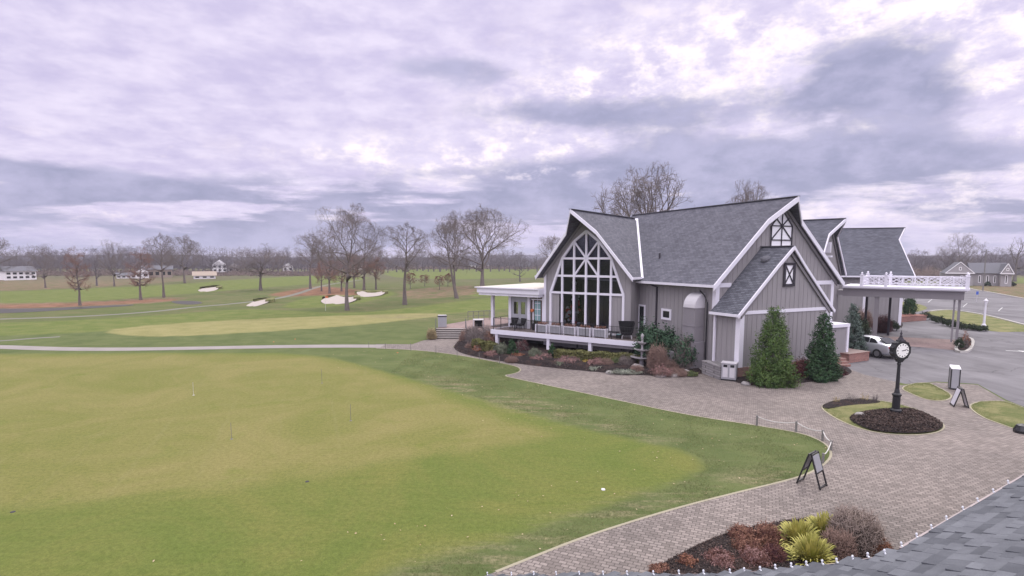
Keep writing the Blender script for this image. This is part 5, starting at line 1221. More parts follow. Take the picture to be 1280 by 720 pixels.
def grow(seed, h, spread, first=.28, limbs=9, levels=4, dens=(6, 5, 4), upb=.25, trunk_r=None, upright=.5, curve=.18, lean=0., apical=.9, twl=.9, twr=.019):
    rg = random.Random(seed); big, mid, tw = [], [], []
    tr = trunk_r or h * .022
    def rv(s): return Vector((rg.gauss(0, s), rg.gauss(0, s), rg.gauss(0, s)))
    def branch(p, d, L, r, lev):
        n = 4 if lev <= 1 else (3 if lev == 2 else 2); pts = [p.copy()]; dd = d.copy(); rad = [r]
        for i in range(n):
            dd = (dd + rv(curve * (1 + .35 * lev)) + Vector((0, 0, upb * .35))).normalized(); p = p + dd * (L / n); pts.append(p.copy()); rad.append(r * (1 - (i + 1) / n * (.72 if lev < levels else .6)))
        tgt = big if lev <= 1 else (mid if lev == 2 else tw)
        for i in range(n): tgt.append((tuple(pts[i]), tuple(pts[i + 1]), rad[i], rad[i + 1]))
        if lev >= levels: return
        m_ = dens[lev - 1] if lev - 1 < len(dens) else 3
        for j in range(m_):
            f = .25 + .75 * (j + rg.random()) / m_ if j < m_ - 1 else 1.; x = f * n; i = min(int(x), n - 1); q = pts[i].lerp(pts[i + 1], x - i)
            bd = (pts[i + 1] - pts[i]).normalized(); side = bd.cross(rv(1)).normalized(); ang = rg.uniform(.45, .95) if f < 1 else .2
            nd_ = (bd * math.cos(ang) + side * math.sin(ang) + Vector((0, 0, .12))).normalized()
            branch(q, nd_, L * rg.uniform(.42, .62) * (1.15 - .35 * f) * (twl if lev >= 2 else 1), max(rad[i] * .55, twr * h / 20), lev + 1)
    # trunk
    n = 8; pts = [Vector((0, 0, -.1))]; dd = Vector((lean, 0, 1)).normalized(); p = pts[0].copy(); ht = h * apical; rad = [tr * 1.45]; trunk = []
    for i in range(n):
        dd = (dd + rv(.035) * (1 + i * .5) + Vector((0, 0, .1))).normalized(); p = p + dd * (ht / n); pts.append(p.copy()); rad.append(tr * (1.05 if i == 0 else (1 - .88 * (i + 1) / n)) )
    for i in range(n): trunk.append((tuple(pts[i]), tuple(pts[i + 1]), rad[i], rad[i + 1]))
    g = rg.random() * 6
    for j in range(limbs):
        f = first + (1 - first) * (j + .5 * rg.random()) / limbs; x = f * n; i = min(int(x), n - 1); q = pts[i].lerp(pts[i + 1], x - i); g += 2.4 + rg.uniform(-.4, .4)
        fr_ = (f - first) / (1 - first); el = upright + .5 * fr_ + rg.uniform(-.12, .15)
        d = Vector((math.cos(g) * math.cos(el), math.sin(g) * math.cos(el), math.sin(el)))
        L = spread * (math.sin(PI * (.25 + .62 * fr_)) ** .8) * rg.uniform(.85, 1.15); branch(q, d, L, rad[i] * .62, 1)
    branch(pts[-1], dd, h * .2, rad[-1], 1)
    return trunk, big, mid, tw
def tree_mesh(kind, seed, **k):
    tr, big, mid, tw = grow(seed, **k); tk = MB(); V, Fq = tubes_np(tr, 9); Vb, Fb = tubes_np(big, 6)
    def env(A):
        A = A.copy(); h_ = k['h']; f_ = k.get('first', .3); cz = h_ * (f_ * .55 + .5); rz1 = h_ * 1.0 - cz; R_ = k['spread'] * ER.get(kind, .78)
        q = A - [0, 0, cz]; rr = np.sqrt((q[:, 0] / R_) ** 2 + (q[:, 1] / R_) ** 2 + (q[:, 2] / rz1) ** 2); az_ = np.arctan2(q[:, 1], q[:, 0]); cut = .80 + .13 * np.sin(az_ * 3 + len(kind)) + .09 * np.sin(az_ * 5 + q[:, 2] * .5) + .08 * np.sin(q[:, 2] * .9 + az_ * 2)
        n2 = np.where(rr > cut, cut + .30 * (1 - np.exp(-(rr - cut) / .36)) + .08 * (rr - cut), rr)
        g = (n2 / np.maximum(rr, 1e-6))[:, None]; q = q * g; return q + [0, 0, cz]
    Vb = env(Vb)
    t_me = arr_mesh(kind + '_trunk', np.vstack([V, Vb]), np.vstack([Fq, Fb + len(V)]), True)
    V, Fq = tubes_np(mid, 4); Vt, Ft = tubes_np(tw, 3)
    b4 = np.vstack([Fq, Ft + len(V)]); c_me = arr_mesh(kind + '_crown', env(np.vstack([V, Vt])), b4, True)
    tips = env(np.array([s_[1] for s_ in tw])); return t_me, c_me, tips, len(b4)
KT = {}; ER = {'cypress': .9, 'sapling': .85}
def kind(nm, h, bark, twm, leaf=None, **k):
    t_me, c_me, tips, nf = tree_mesh(nm, k.pop('seed'), h=h, **k); t_me.materials.append(MT[bark]); c_me.materials.append(MT[twm]); lm_ = None
    z = tips[:, 2].max()
    if leaf:
        mt_, frac, lo, hi, n_, sz = leaf; sel = tips[(tips[:, 2] > lo * h) & (tips[:, 2] < hi * h)]; P = sel[NR.integers(0, len(sel), n_)] + NR.normal(0, h * .012, (n_, 3))
        tmp = leaf_cloud('tmp', P, NR.normal(0, 1, (n_, 3)), sz, mt_); lm_ = tmp.data; bpy.data.objects.remove(tmp)
    KT[nm] = (h, t_me, c_me, lm_, float(np.percentile(np.hypot(tips[:, 0], tips[:, 1]), 97)), float(z)); 
kind('wide', 20, 'bark', 'twig', seed=3, spread=12.0, first=.32, limbs=13, levels=4, dens=(9, 8, 7), upright=.35, twl=1., upb=.1, apical=.85)
kind('giant', 20, 'bark', 'twig', seed=73, spread=13, first=.34, limbs=12, levels=4, dens=(8, 7, 6), upright=.55, apical=.7, curve=.16, upb=.15, twr=.03, trunk_r=.75)
kind('broad', 20, 'bark', 'twig', seed=8, spread=13, first=.24, limbs=13, levels=4, dens=(9, 8, 7), upright=.42, apical=.7, curve=.2, upb=.1)
kind('tall', 20, 'bark', 'twig', seed=15, spread=8.5, first=.42, limbs=13, levels=4, dens=(8, 7, 6), upright=.42, upb=.1)
kind('leaning', 20, 'bark', 'twig', seed=21, spread=10.5, first=.35, limbs=11, levels=4, dens=(8, 7, 6), upright=.45, lean=-.28, apical=.75, upb=.1)
kind('vase', 12, 'bark', 'twig', seed=30, spread=7.5, first=.25, limbs=13, levels=4, dens=(8, 6, 6), upright=.6, apical=.65, upb=.1)
kind('round', 12, 'bark', 'twig', seed=33, spread=7.2, first=.3, limbs=14, levels=4, dens=(8, 6, 6), upright=.25, apical=.7, upb=.05)
kind('cypress', 12, 'bark', 'cypress_rust', seed=41, spread=3.4, first=.25, limbs=24, levels=3, dens=(10, 8), upright=.0, upb=.1, leaf=('cypress_rust', 1, .2, 1.1, 2600, .06))
kind('rusty', 16, 'bark', 'twig', seed=44, spread=5.6, first=.2, limbs=18, levels=4, dens=(6, 5, 4), upright=.25, upb=.1, leaf=('oak_rust', 1, .12, .65, 5200, .085))
kind('sapling', 5, 'bark', 'red_twig', seed=47, spread=2.4, first=.25, limbs=14, levels=3, dens=(7, 6), upright=.3, leaf=('oak_rust', 1, .1, 1.2, 3600, .07))
kind('stub', 10, 'dead_bark', 'dead_bark', seed=52, spread=6.0, first=.3, limbs=7, levels=4, dens=(5, 4, 3), upright=.6, trunk_r=.42, apical=.85, curve=.3)
kind('farA', 14, 'far_bark', 'far_bark', seed=61, spread=8, first=.2, limbs=11, levels=4, dens=(5, 5, 4), upright=.4, upb=.1, apical=.8)
kind('farB', 14, 'far_bark', 'far_bark', seed=64, spread=8, first=.15, limbs=11, levels=4, dens=(5, 5, 4), upright=.5, apical=.7, upb=.1)
kind('farC', 14, 'far_bark', 'far_bark', seed=67, spread=5.4, first=.15, limbs=13, levels=4, dens=(5, 5, 4), upright=.5, upb=.1)
def tree(kd, px, by, ty, wpx, label, rot=None, base=None, cat='bare tree', group=None, name='bare_tree'):
    h, tm, cm, lm_, sp_, zt_ = KT[kd]; b = gp(px, by) if base is None else base; Y = b.y; hh = topz(ty, Y) - b.z; k = hh / zt_; kx = (wpx / ppm(Y) / 2) / sp_ if wpx else k
    kx = max(.5 * k, min(1.7 * k, kx))
    r = empty(name, label, cat, b, R.uniform(0, 6.28) if rot is None else rot, group); r.scale = (kx, kx, k)
    link('trunk', tm, r); link('crown', cm, r)
    if lm_: link('leaves', lm_, r)
    return r
G1 = 'bare trees scattered on the golf course'
TL = [('wide', 434, 388, 252, 104, 'tall wide-crowned bare tree standing by the white bunkers', 1.),
 ('tall', 506, 381, 276, 78, 'straight bare tree with a pale trunk, second big one right of the bunkers', 2.),
 ('leaning', 571, 373, 262, 82, 'bare tree whose trunk leans left, next to the widest crown', 0.),
 ('broad', 603, 360, 252, 118, 'widest-crowned bare tree, nearest the clubhouse flat roof on the left', .5),
 ('tall', 568, 358, 272, 44, 'slim bare tree right behind the leaning one', 4.),
 ('tall', 388, 361, 290, 46, 'bare tree at the left edge of the orange-brown ground patch', 3.),
 ('tall', 205, 372, 289, 44, 'upright bare tree, left one of the close pair in front of the brown house', 5.),
 ('wide', 231, 354, 292, 52, 'round-headed bare tree, right one of the close pair', 2.2),
 ('round', 326, 363, 303, 80, 'low dome-shaped bare tree with a short dark trunk in mid fairway', 1.2),
 ('vase', 57, 360, 303, 46, 'fan-shaped bare tree right of the white house', .2),
 ('tall', -3, 372, 289, 50, 'bare tree cut by the left edge of the picture', .9),
 ('vase', 143, 358, 298, 44, 'pale fan-shaped bare tree between the two rusty conifers', 2.9),
 ('farC', 121, 357, 306, 26, 'thin bare tree just right of the left rusty conifer', 1.1),
 ('farC', 650, 352, 314, 24, 'small bare tree against the far green, left of the clubhouse gable', 2.1),
 ('broad', 692, 344, 291, 44, 'bare tree half hidden behind the left rake of the arched gable', 2.7)]
for kd, x, by, ty, w, lb, ro in TL: tree(kd, x, by, ty, w, lb, ro, group=G1)
for kd, x, by, ty, w, lb in [('cypress', 100, 382, 307, 32, 'rusty narrow conical tree at the pond edge, left one of two'), ('cypress', 176, 375, 307, 34, 'rusty narrow conical tree at the pond edge, right one of two')]:
    tree(kd, x, by, ty, w, lb, name='bald_cypress', cat='rusty tree')
for x, by, ty, w, lb in [(455, 364, 290, 40, 'brown-leaved tree just right of the tall wide-crowned one'), (412, 367, 300, 34, 'brown-leaved tree left of the tall wide-crowned one'), (470, 362, 306, 28, 'slim brown-leaved tree at the right end of the clump behind the bunkers'),
                         (427, 364, 322, 26, 'low brown-leaved tree behind the big trunk by the bunkers'), (443, 360, 310, 26, 'brown-leaved tree in the middle of the clump behind the bunkers'), (402, 364, 318, 24, 'short brown-leaved tree at the left end of the clump')]:
    tree('rusty', x, by, ty, w, lb, name='brown_leaved_tree', cat='brown tree')
for k, (x, by, ty) in enumerate([(513, 361, 340), (531, 358, 343), (549.5, 362, 344), (560, 358, 341)]):
    tree('sapling', x, by, ty, 14, 'small red-leaved young tree, %s of the four beyond the bunkers' % ['leftmost', 'second from left', 'third from left, standing nearest', 'rightmost'][k], name='young_red_tree', cat='young tree', group='four young red trees')
tree('giant', 803, 400, 205, 134, 'huge bare tree rising behind the roof valley of the clubhouse', 1.9, base=Vector((18.8, 80, 0)))
tree('giant', 937, 380, 222, 66, 'smaller bare tree rising behind the main ridge right of the huge one', .3, base=Vector((42.6, 100, 0)))
tree('vase', 1203, 349, 289, 52, 'pale tall bare tree behind the distant barn-like house', 1.0, base=gp(1200, 349.5))
tree('farC', 1226, 349, 301, 26, 'slim bare tree at the right of the tall pale one behind the distant house', 2., base=gp(1224, 349))
tree('farB', 1184, 349, 305, 36, 'bare tree left of the tall pale one behind the distant house', 3., base=gp(1182, 349))
tree('stub', 1268, 352, 296, 40, 'stout-limbed bare tree near the right edge of the picture', 3.4)
for k, x in enumerate((1142, 1151, 1160, 1190)):
    tree('farC', x, 350, [309, 311, 318, 322][k], 22, 'reddish bare thicket tree %s' % ['right beside the far gable end', 'second from the far gable end', 'third from the far gable end', 'just left of the distant house'][k], R.uniform(0, 6), group='thicket trees right of the far gable', base=gp(x, 347.5 + .4 * k))
# far individual trees making up the wooded horizon
R2 = random.Random(5)
def hidden(x): return 672 < x < 1138
k = 0
for row, (by0, hh0, st_) in enumerate(((342, 29, 9), (339, 25, 8), (336.5, 21, 9))):
    x = -30 + row * 5
    while x < 1300:
        if not hidden(x):
            w = R2.uniform(20, 34); b = by0 + R2.uniform(-1, 1.2) - (3.2 * math.exp(-((x - 600) / 160) ** 2)); t_ = b - hh0 * R2.uniform(.55, 1.35) + (4 if x > 1100 else 0)
            if 455 < x < 672: t_ = b - hh0 * R2.uniform(.5, 1.)
            tree(R2.choice(['farA', 'farB', 'farC']), x, b, t_, w, 'hazy grey bare tree in the wooded line along the horizon', R2.uniform(0, 6), group='bare trees of the wooded horizon', name='distant_tree'); k += 1
        x += st_ * R2.uniform(.7, 1.3)
# dense scrub mass behind them
def treeline(name, x0, x1, by, lo, hi, n, mt, lw=.12):
    X = NR.uniform(x0, x1, n); c = gp((x0 + x1) / 2, by); prof = lo + (hi - lo) * (.5 + .25 * np.sin(X * .07 + by) + .25 * np.sin(X * .19 + 2 * by)); P0, P1 = [], []
    Yb = np.array([gp(640, by).y]) * NR.uniform(.92, 1.15, n); xw = (X - 640) / F * Yb; hz_ = prof / F * Yb * NR.uniform(.25, 1, n)
    z0 = NR.uniform(0, .75, n) * hz_; P0 = np.stack([xw, Yb, z0], 1); P1 = P0 + np.stack([NR.normal(0, 1.2, n), NR.normal(0, .6, n), (hz_ - z0) * NR.uniform(.4, 1, n)], 1)
    V, Fc = slivers(P0, P1, lw * Yb / 200); o = link(name, arr_mesh(name, V, Fc), None, mt); tag(o, kind='stuff'); return o
simple('scrub_grey', (.125, .112, .122), .95, .25, .05, bump=0); simple('scrub_brown', (.17, .13, .115), .95, .25, .05, bump=0)
treeline('distant_woods', -120, 700, 335, 9, 19, 60000, 'scrub_grey', .16)
treeline('distant_woods', 1120, 1420, 336, 10, 22, 24000, 'scrub_grey', .16)
treeline('undergrowth', -120, 420, 343.5, 2, 8, 9000, 'scrub_brown', .13)
treeline('undergrowth', 380, 700, 336, 3, 7, 6000, 'scrub_brown', .14)
treeline('undergrowth', 1128, 1192, 349, 6, 22, 5000, 'scrub_brown', .10)
treeline('undergrowth', 1236, 1420, 343, 4, 12, 4000, 'scrub_grey', .13)
simple('hill_wood', (.12, .12, .15), .95, .15, .01, bump=0)
def ridge(dist, az0, az1, base_h, amp, mt, ph):
    m_ = 160; vs = []; fs = []
    for i in range(m_ + 1):
        a = math.radians(az0 + (az1 - az0) * i / m_); h = base_h + amp * (.5 * math.sin(a * 9 + ph) + .3 * math.sin(a * 23 + ph * 2) + .12 * math.sin(a * 71))
        for rr_, zz in ((dist, -2.), (dist + 60, h), (dist + 160, h * .9), (dist + 400, -2.)): vs.append((rr_ * math.sin(a), rr_ * math.cos(a), zz))
    for i in range(m_):
        for k in range(3): fs.append((i * 4 + k, (i + 1) * 4 + k, (i + 1) * 4 + k + 1, i * 4 + k + 1))
    mb = MB(); mb.add(vs, fs); struct(mb.build('wooded_hills', mt, smooth=True))
ridge(900, -70, 70, 11, 3.5, 'hill_wood', 1.); 
# ------------------------------------------------------------------ far houses
def house(px, by, wpx, hpx, roofpx, label, wall, roof='far_roof', rz=0., depth=9., nwin=4, gable_front=False, winmt='car_glass', tall=False, base=None):
    b = gp(px, by) if base is None else base; s = 1 / ppm(b.y); w, h, rh = wpx * s, hpx * s, roofpx * s; r = empty('distant_house', label, 'house', b, rz - math.atan2(b.x, b.y))
    mb = MB(); mb.box((0, depth / 2, h / 2), (w, depth, h)); mb.build('wall', wall, r)
    mb = MB(); e = .5
    if gable_front: mb.prism([(-w / 2 - e, -e, h), (w / 2 + e, -e, h), (0, -e, h + rh)], Vector((0, depth + 2 * e, 0)))
    else: mb.prism([(-w / 2 - e, -e, h), (-w / 2 - e, depth + e, h), (-w / 2 - e, depth / 2, h + rh)], Vector((w + 2 * e, 0, 0)))
    rf = mb.build('roof', roof, r)
    if gable_front: mb = MB(); mb.prism([(-w / 2, -e - .05, h + .02), (w / 2, -e - .05, h + .02), (0, -e - .05, h + rh * .92)], Vector((0, .03, 0))); mb.build('gable_wall', wall, r)
    rows = (.32, .75) if tall else (.52,)
    for f in rows:
        for k in range(nwin):
            x = -w / 2 + w * (k + .5) / nwin; mb = MB(); ww = min(.6, w / nwin * .3); mb.box((x, -.03, h * f), (ww * 2, .06, h * (.22 if tall else .42))); mb.build('window', winmt, r)
    return r
house(27, 350, 30, 11, 6, 'white two-storey house with dark roof near the left edge', 'house_white', rz=.25, tall=True, nwin=5)
house(158, 348, 20, 4, 3, 'low whitish house half hidden by the fan-shaped tree', 'house_white', nwin=4)
house(197, 347, 32, 10, 5, 'brown and white house behind the close pair of trees', 'house_tan', nwin=5)
house(178, 348, 14, 8, 4, 'white-gabled wing left of the brown house', 'house_white', gable_front=True, nwin=2)
house(256, 349, 24, 4, 5, 'low beige house with a pale tan roof beyond the first bunker', 'house_white', roof='house_tan', nwin=3, base=gp(256, 348.5))
house(275, 341, 16, 10, 7, 'tall pale grey gabled house among the far trees', 'house_white', gable_front=True, nwin=3, tall=True)
house(293, 341, 14, 7, 6, 'smaller pale gabled house right of the tall one', 'house_grey', gable_front=True, nwin=2)
house(360, 340, 12, 7, 5, 'small white house just left of the tree by the orange ground', 'house_white', gable_front=True, nwin=2)
house(598, 336, 26, 5, 4, 'long white house behind the leaning tree', 'house_white', nwin=6)
house(630, 335, 18, 6, 5, 'pale grey house near the clubhouse on the horizon', 'house_grey', nwin=4)
house(655, 336, 14, 4, 5, 'dark-roofed low house right of the pale grey one', 'house_grey', nwin=3)
house(448, 337, 18, 5, 4, 'far white house seen through the brown-leaved clump', 'house_white', nwin=4)
# barn-like house on the right
hb = gp(1218, 357); s = .86 / ppm(hb.y); r = empty('barn_house', 'long grey house with white-trimmed windows, front gable and right wing beyond the car park', 'house', hb, -.52)
def rb(mb, x0, x1, y0, y1, z0, z1): return mb.box((((x0 + x1) / 2) * s, (y0 + y1) / 2, (z0 + z1) / 2 * s), ((x1 - x0) * s, y1 - y0, (z1 - z0) * s))
mb = MB(); rb(mb, -4, 36, 0, 9, 0, 19); rb(mb, -35, -4, -2, 9.5, 0, 19); rb(mb, 26, 38, -2.5, 9, 0, 21); mb.build('wall', 'house_grey', r)
mb = MB(); mb.prism([(-6 * s, -.6, 18 * s), (-6 * s, 9.6, 18 * s), (-6 * s, 4.5, 33 * s)], Vector((44 * s, 0, 0))); rf = mb.build('roof', 'far_roof', r)
for x0, x1, t_, yy in ((-37, -3, 34, -2.6), (24.5, 39.5, 32, -3.1)):
    mb = MB(); c_ = (x0 + x1) / 2; mb.prism([(x0 * s, yy, 17.5 * s), (x1 * s, yy, 17.5 * s), (c_ * s, yy, t_ * s)], Vector((0, 9, 0))); mb.build('roof', 'far_roof', r)
    mb = MB(); mb.prism([((x0 + 2) * s, yy - .08, 18.4 * s), ((x1 - 2) * s, yy - .08, 18.4 * s), (c_ * s, yy - .08, (t_ - 2) * s)], Vector((0, .05, 0))); mb.build('gable_wall', 'house_grey', r)
    mb = MB(); mb.bar((x0 * s, yy - .12, 17.6 * s), (c_ * s, yy - .12, t_ * s), .15, .18); mb.bar((x1 * s, yy - .12, 17.6 * s), (c_ * s, yy - .12, t_ * s), .15, .18); mb.bar((x0 * s, yy - .12, 18 * s), (x1 * s, yy - .12, 18 * s), .12, .25); mb.build('gable_trim', 'house_white', r)
for x, yy, z0, z1 in ((-28, -2.05, 5, 14), (-17, -2.05, 1, 15), (5, -.05, 4, 15), (14, -.05, 4, 15), (22, -.05, 4, 15), (32, -2.55, 4, 16), (-20, -2.72, 22, 27), (32, -3.2, 22, 26)):
    mb = MB(); rb(mb, x - 1.5, x + 1.5, yy - .04, yy, z0, z1); w = mb.build('window', 'house_white', r); mb = MB(); rb(mb, x - .6, x + .6, yy - .07, yy - .04, z0 + 1, z1 - 1); mb.build('pane', 'car_glass', w)
for x in (-32, 3, 37, 27): 
    b_ = hb + Vector((x * s, -3.6, 0)); S('dark_shrub', 0, 0, 8, 5, 'dark_hedge', 'small dark shrub at the foot of the distant grey house, %s' % {-32: 'by its left gable', 3: 'near the centre', 37: 'at the far right corner', 27: 'left of the right wing'}[x], n=300, leaf=.3, base=b_)

# ------------------------------------------------------------------ bottom bed by the near roof
for x, y, w_, h_, mt, kd, lb in [
    (940, 700, 38, 24, 'brown_leaf', 'mixed', 'round coppery shrub left of the yellow spiky plants, topmost'), (965, 690, 38, 30, 'brown_leaf', 'mixed', 'round coppery shrub touching the yellow spiky plants'),
    (932, 672 + 12, 36, 22, 'brown_leaf', 'mixed', 'round coppery shrub at the back left of the near bed'), (905, 716, 46, 20, 'rosy', 'mixed', 'pinkish brown low shrub at the front of the near bed'),
    (950, 716, 46, 24, 'rosy', 'mixed', 'pinkish brown shrub in front of the coppery balls'), (862, 716, 26, 18, 'rust', 'mixed', 'rusty dry shrub near the left tip of the near bed'), (828, 724, 30, 12, 'brown_leaf', 'mixed', 'low coppery shrub at the left tip of the near bed'),
    (972, 712, 34, 26, 'burgundy', 'mixed', 'dark red-brown shrub below and left of the yellow spiky plants'), (1056, 708, 50, 40, 'pink_twig', 'twig', 'dense reddish twiggy shrub in the centre of the near bed'),
    (1084, 700, 76, 56, 'pale_twig', 'twig', 'large grey-brown twiggy shrub beside the near shingled eave'), (1066, 690, 44, 44, 'pale_twig', 'twig', 'grey-brown twiggy shrub directly right of the yellow spikes'),
    (1105, 704, 36, 26, 'rust', 'twig', 'low rust-coloured twigs at the corner of the near eave')]:
    S('bare_shrub' if kd == 'twig' else 'round_shrub', x, y, w_, h_, mt, lb, kind=kd, n=6500, leaf=.022, twmt='red_twig')
def spiky(px, py, wpx, hpx, label):
    b = gp(px, py); s_ = 1 / ppm(b.y); r = empty('spiky_plant', label, 'plant', b); n_ = 520; V = []; Fc = []
    for i in range(n_):
        a = NR.uniform(0, 2 * PI); el = NR.uniform(.2, 1.45); L = hpx * s_ * NR.uniform(.7, 1.05); d = np.array([math.cos(a) * math.cos(el), math.sin(a) * math.cos(el), math.sin(el)]); sd = np.array([-math.sin(a), math.cos(a), 0]) * NR.uniform(.018, .032)
        q0 = d * .03; q1 = d * L * .5 + [0, 0, .02]; q2 = d * L * .85 - [0, 0, L * .06 * (1.4 - el)]; q3 = d * L - [0, 0, L * .22 * (1.4 - el)]; k0 = len(V)
        V += [q0 - sd * .6, q0 + sd * .6, q1 - sd, q1 + sd, q2 - sd * .7, q2 + sd * .7, q3, q3 + sd * .05]; Fc += [(k0, k0 + 1, k0 + 3, k0 + 2), (k0 + 2, k0 + 3, k0 + 5, k0 + 4), (k0 + 4, k0 + 5, k0 + 7, k0 + 6)]
    link('blades', arr_mesh('blades', V, Fc), r, 'yucca')
spiky(998, 686, 42, 42, 'big yellow-green spiky plant, left of the three in the near bed'); spiky(1031, 675, 38, 38, 'yellow-green spiky plant, rearmost of the three in the near bed'); spiky(1014, 709, 44, 46, 'yellow-green spiky plant, frontmost of the three in the near bed')
# rough grass blades, fallen leaves, mulch chips
def scatter_blades(name, x0, x1, y0, y1, n, test, hmin, hmax, mt, w=.004):
    x = NR.uniform(x0, x1, n); y = y0 * (y1 / y0) ** NR.uniform(0, 1, n); k = test(x, y); x, y = x[k], y[k]
    P0 = np.stack([x, y, np.zeros(len(x))], 1); P1 = P0 + np.stack([NR.normal(0, .035, len(x)), NR.normal(0, .035, len(x)), NR.uniform(hmin, hmax, len(x))], 1)
    V, Fc = slivers(P0, P1, w * (.5 + y / 25)); o = link(name, arr_mesh(name, V, Fc), None, mt); tag(o, kind='stuff'); return o
FRp = [(p.x, p.y) for p in FRINGE]; PV = [(p.x, p.y) for p in PAVE2]
cl_n = lambda x, y: np.sin(x * 1.7 + y * .6) * np.sin(y * 1.3 - x * .4) + NR.normal(0, .5, len(x)) > -.1
def rough_t(x, y): return (sdist(FRp, x, y) < -.15) & (sdist(PV, x, y) < -.05) & (x < 15) & cl_n(x, y) & (x > -.55 * y)
scatter_blades('rough_grass', -8, 15, 12, 46, 230000, rough_t, .03, .085, 'turf_blade')
def isl_t(x, y):
    o_ = np.zeros(len(x), bool)
    for px in (ISL, [(1125, 486), (1138, 480), (1160, 478), (1168, 482), (1188, 492), (1190, 498), (1177, 502), (1157, 500), (1140, 493)], [(1209, 508), (1223, 502), (1248, 501.5), (1262, 503), (1290, 514), (1340, 532), (1340, 566), (1280, 541), (1252, 531), (1227, 522)]):
        o_ |= sdist([(p.x, p.y) for p in px_poly(px, 2)], x, y) > .05
    return o_
scatter_blades('island_grass', 13, 27, 21, 33, 60000, isl_t, .07, .13, 'turf_blade', .005)
n_ = 900; x = NR.uniform(-14, 16, n_); y = NR.uniform(13, 46, n_); k = (sdist(PV, x, y) < -.1) & (sdist(FRp, x, y) < 2.5); x, y = x[k], y[k]
leafy('fallen_leaf', (.30, .20, .10), (.55, .45, .30), 3.)
o = leaf_cloud('fallen_leaves', np.stack([x, y, np.full(len(x), .045)], 1), np.tile([0, 0, 1.], (len(x), 1)), .03, 'fallen_leaf', None, .7, .35); tag(o, kind='stuff')
leafy('mulch_chip', (.012, .009, .009), (.14, .10, .085), 4., .95)
def chips(px, n, z, sz=.035):
    P = px_poly(px, 2); xs = [p.x for p in P]; ys = [p.y for p in P]; x = NR.uniform(min(xs), max(xs), n); y = NR.uniform(min(ys), max(ys), n); d = sdist(P, x, y); k = d > .03; x, y, d = x[k], y[k], np.clip(d[k] / .6, 0, 1)
    o = leaf_cloud('mulch_chips', np.stack([x, y, z + .02 + z * 0 + (d * d * (3 - 2 * d)) * .14 + NR.uniform(0, .05, len(x))], 1), np.tile([0, 0, 1.], (len(x), 1)), sz, 'mulch_chip', None, .5, .8); tag(o, kind='stuff')
chips([(1057, 524), (1075, 517), (1110, 513), (1145, 514), (1168, 524), (1181, 533), (1174, 540), (1150, 544), (1110, 543), (1080, 537.5)], 14000, .09)
chips([(790, 725), (840, 698), (880, 677), (915, 664), (960, 655), (1000, 648), (1060, 650), (1100, 668), (1122, 692), (1120, 720), (1000, 760), (850, 800)], 26000, .016, .028)
chips([(565, 434), (575, 441.5), (600, 447.5), (650, 455.5), (700, 461), (760, 466.5), (820, 470.5), (865, 469.5), (884, 466), (890, 456), (860, 446), (800, 437), (740, 430), (680, 425), (620, 419), (590, 416), (576, 424)], 26000, .05, .05)
# ------------------------------------------------------------------ near roof with light clips
EZ = 3.0
eave_px = [(400, 722), (600, 719.5), (780, 718.5), (900, 717), (971, 712), (1020, 707), (1068, 701), (1095, 696), (1112, 692), (1130, 684), (1150, 673), (1190, 652), (1230, 629), (1280, 599), (1340, 562), (1420, 512)]
ev = [gp(x, y, EZ) for x, y in eave_px]
def eave_at(f):
    x = f * (len(ev) - 1); i = min(int(x), len(ev) - 2); return ev[i].lerp(ev[i + 1], x - i)
nroof = empty('shingled_roof', 'near grey shingled roof edge filling the lower right corner', 'roof', ev[8])
o_ = ev[8]
corner = ev[8]
# slope rises away from the plaza; courses follow the right-hand eave
e2 = (ev[-1] - ev[9]); e2.z = 0; e2.normalize(); inn = Vector((e2.y, -e2.x, 0))      # inward (toward the camera side)
SLP = .42

eL = (ev[8] - ev[0]); eL.z = 0; eL.normalize(); inL = Vector((eL.y, -eL.x, 0)); K = ev[9]
def pz(p):
    return EZ + SLP * max((p - K).dot(inn), (p - K).dot(inL) + .25, -.0)
m, n, l = newmat('near_shingle'); t = NT(m.node_tree); v = pos(t); g = t.node('ShaderNodeNewGeometry')
a = t.noise(v, 140., 3, .8); b = t.noise(v, 3., 4, .6)
col = t.mix(g.outputs['Random Per Island'], (.085, .089, .101), (.152, .158, .174))
col = t.mix(1., col, t.mix(t.ramp(t.math('ADD', t.math('MULTIPLY', a, .7), t.math('MULTIPLY', b, .3)), .3, .7), (.68, .68, .70), (1.35, 1.35, 1.33)), 'MULTIPLY')
t.finish(col, .9, bump=a, bstr=.5, bdist=.004)
simple('shingle_felt', (.045, .046, .055), .9)
def tabs(org, e, q, amin, amax, cmax, seed):
    rg = random.Random(seed); V = []; Fq = []; ex = .135; up = Vector((0, 0, 1)); sl = (q + Vector((0, 0, SLP))).normalized(); nr = e.cross(sl).normalized()
    if nr.z < 0: nr = -nr
    j = 0; c = -.03; ex = .19
    while c < cmax:
        a = amin - rg.random() * .3
        while a < amax:
            w = rg.uniform(.2, .42); th = rg.choice((.012, .018, .034)); x0, x1 = a + .004, a + w - .004
            if not (K + e * ((x0 + x1) / 2) + q * c - ev[0]).length > 99:
                b0 = org + e * x0 + sl * c; b1 = org + e * x1 + sl * c; t0 = b0 + sl * (ex + .02); t1 = b1 + sl * (ex + .02)
                P = [b0, b1, b1 + nr * th, b0 + nr * th, t0, t1, t1 + nr * .002, t0 + nr * .002]; k0 = len(V); V += [tuple(p - o_) for p in P]
                Fq += [(k0, k0 + 1, k0 + 2, k0 + 3), (k0 + 3, k0 + 2, k0 + 6, k0 + 7), (k0, k0 + 3, k0 + 7, k0 + 4), (k0 + 1, k0 + 5, k0 + 6, k0 + 2)]
            a += w
        c += ex; j += 1
    return V, Fq
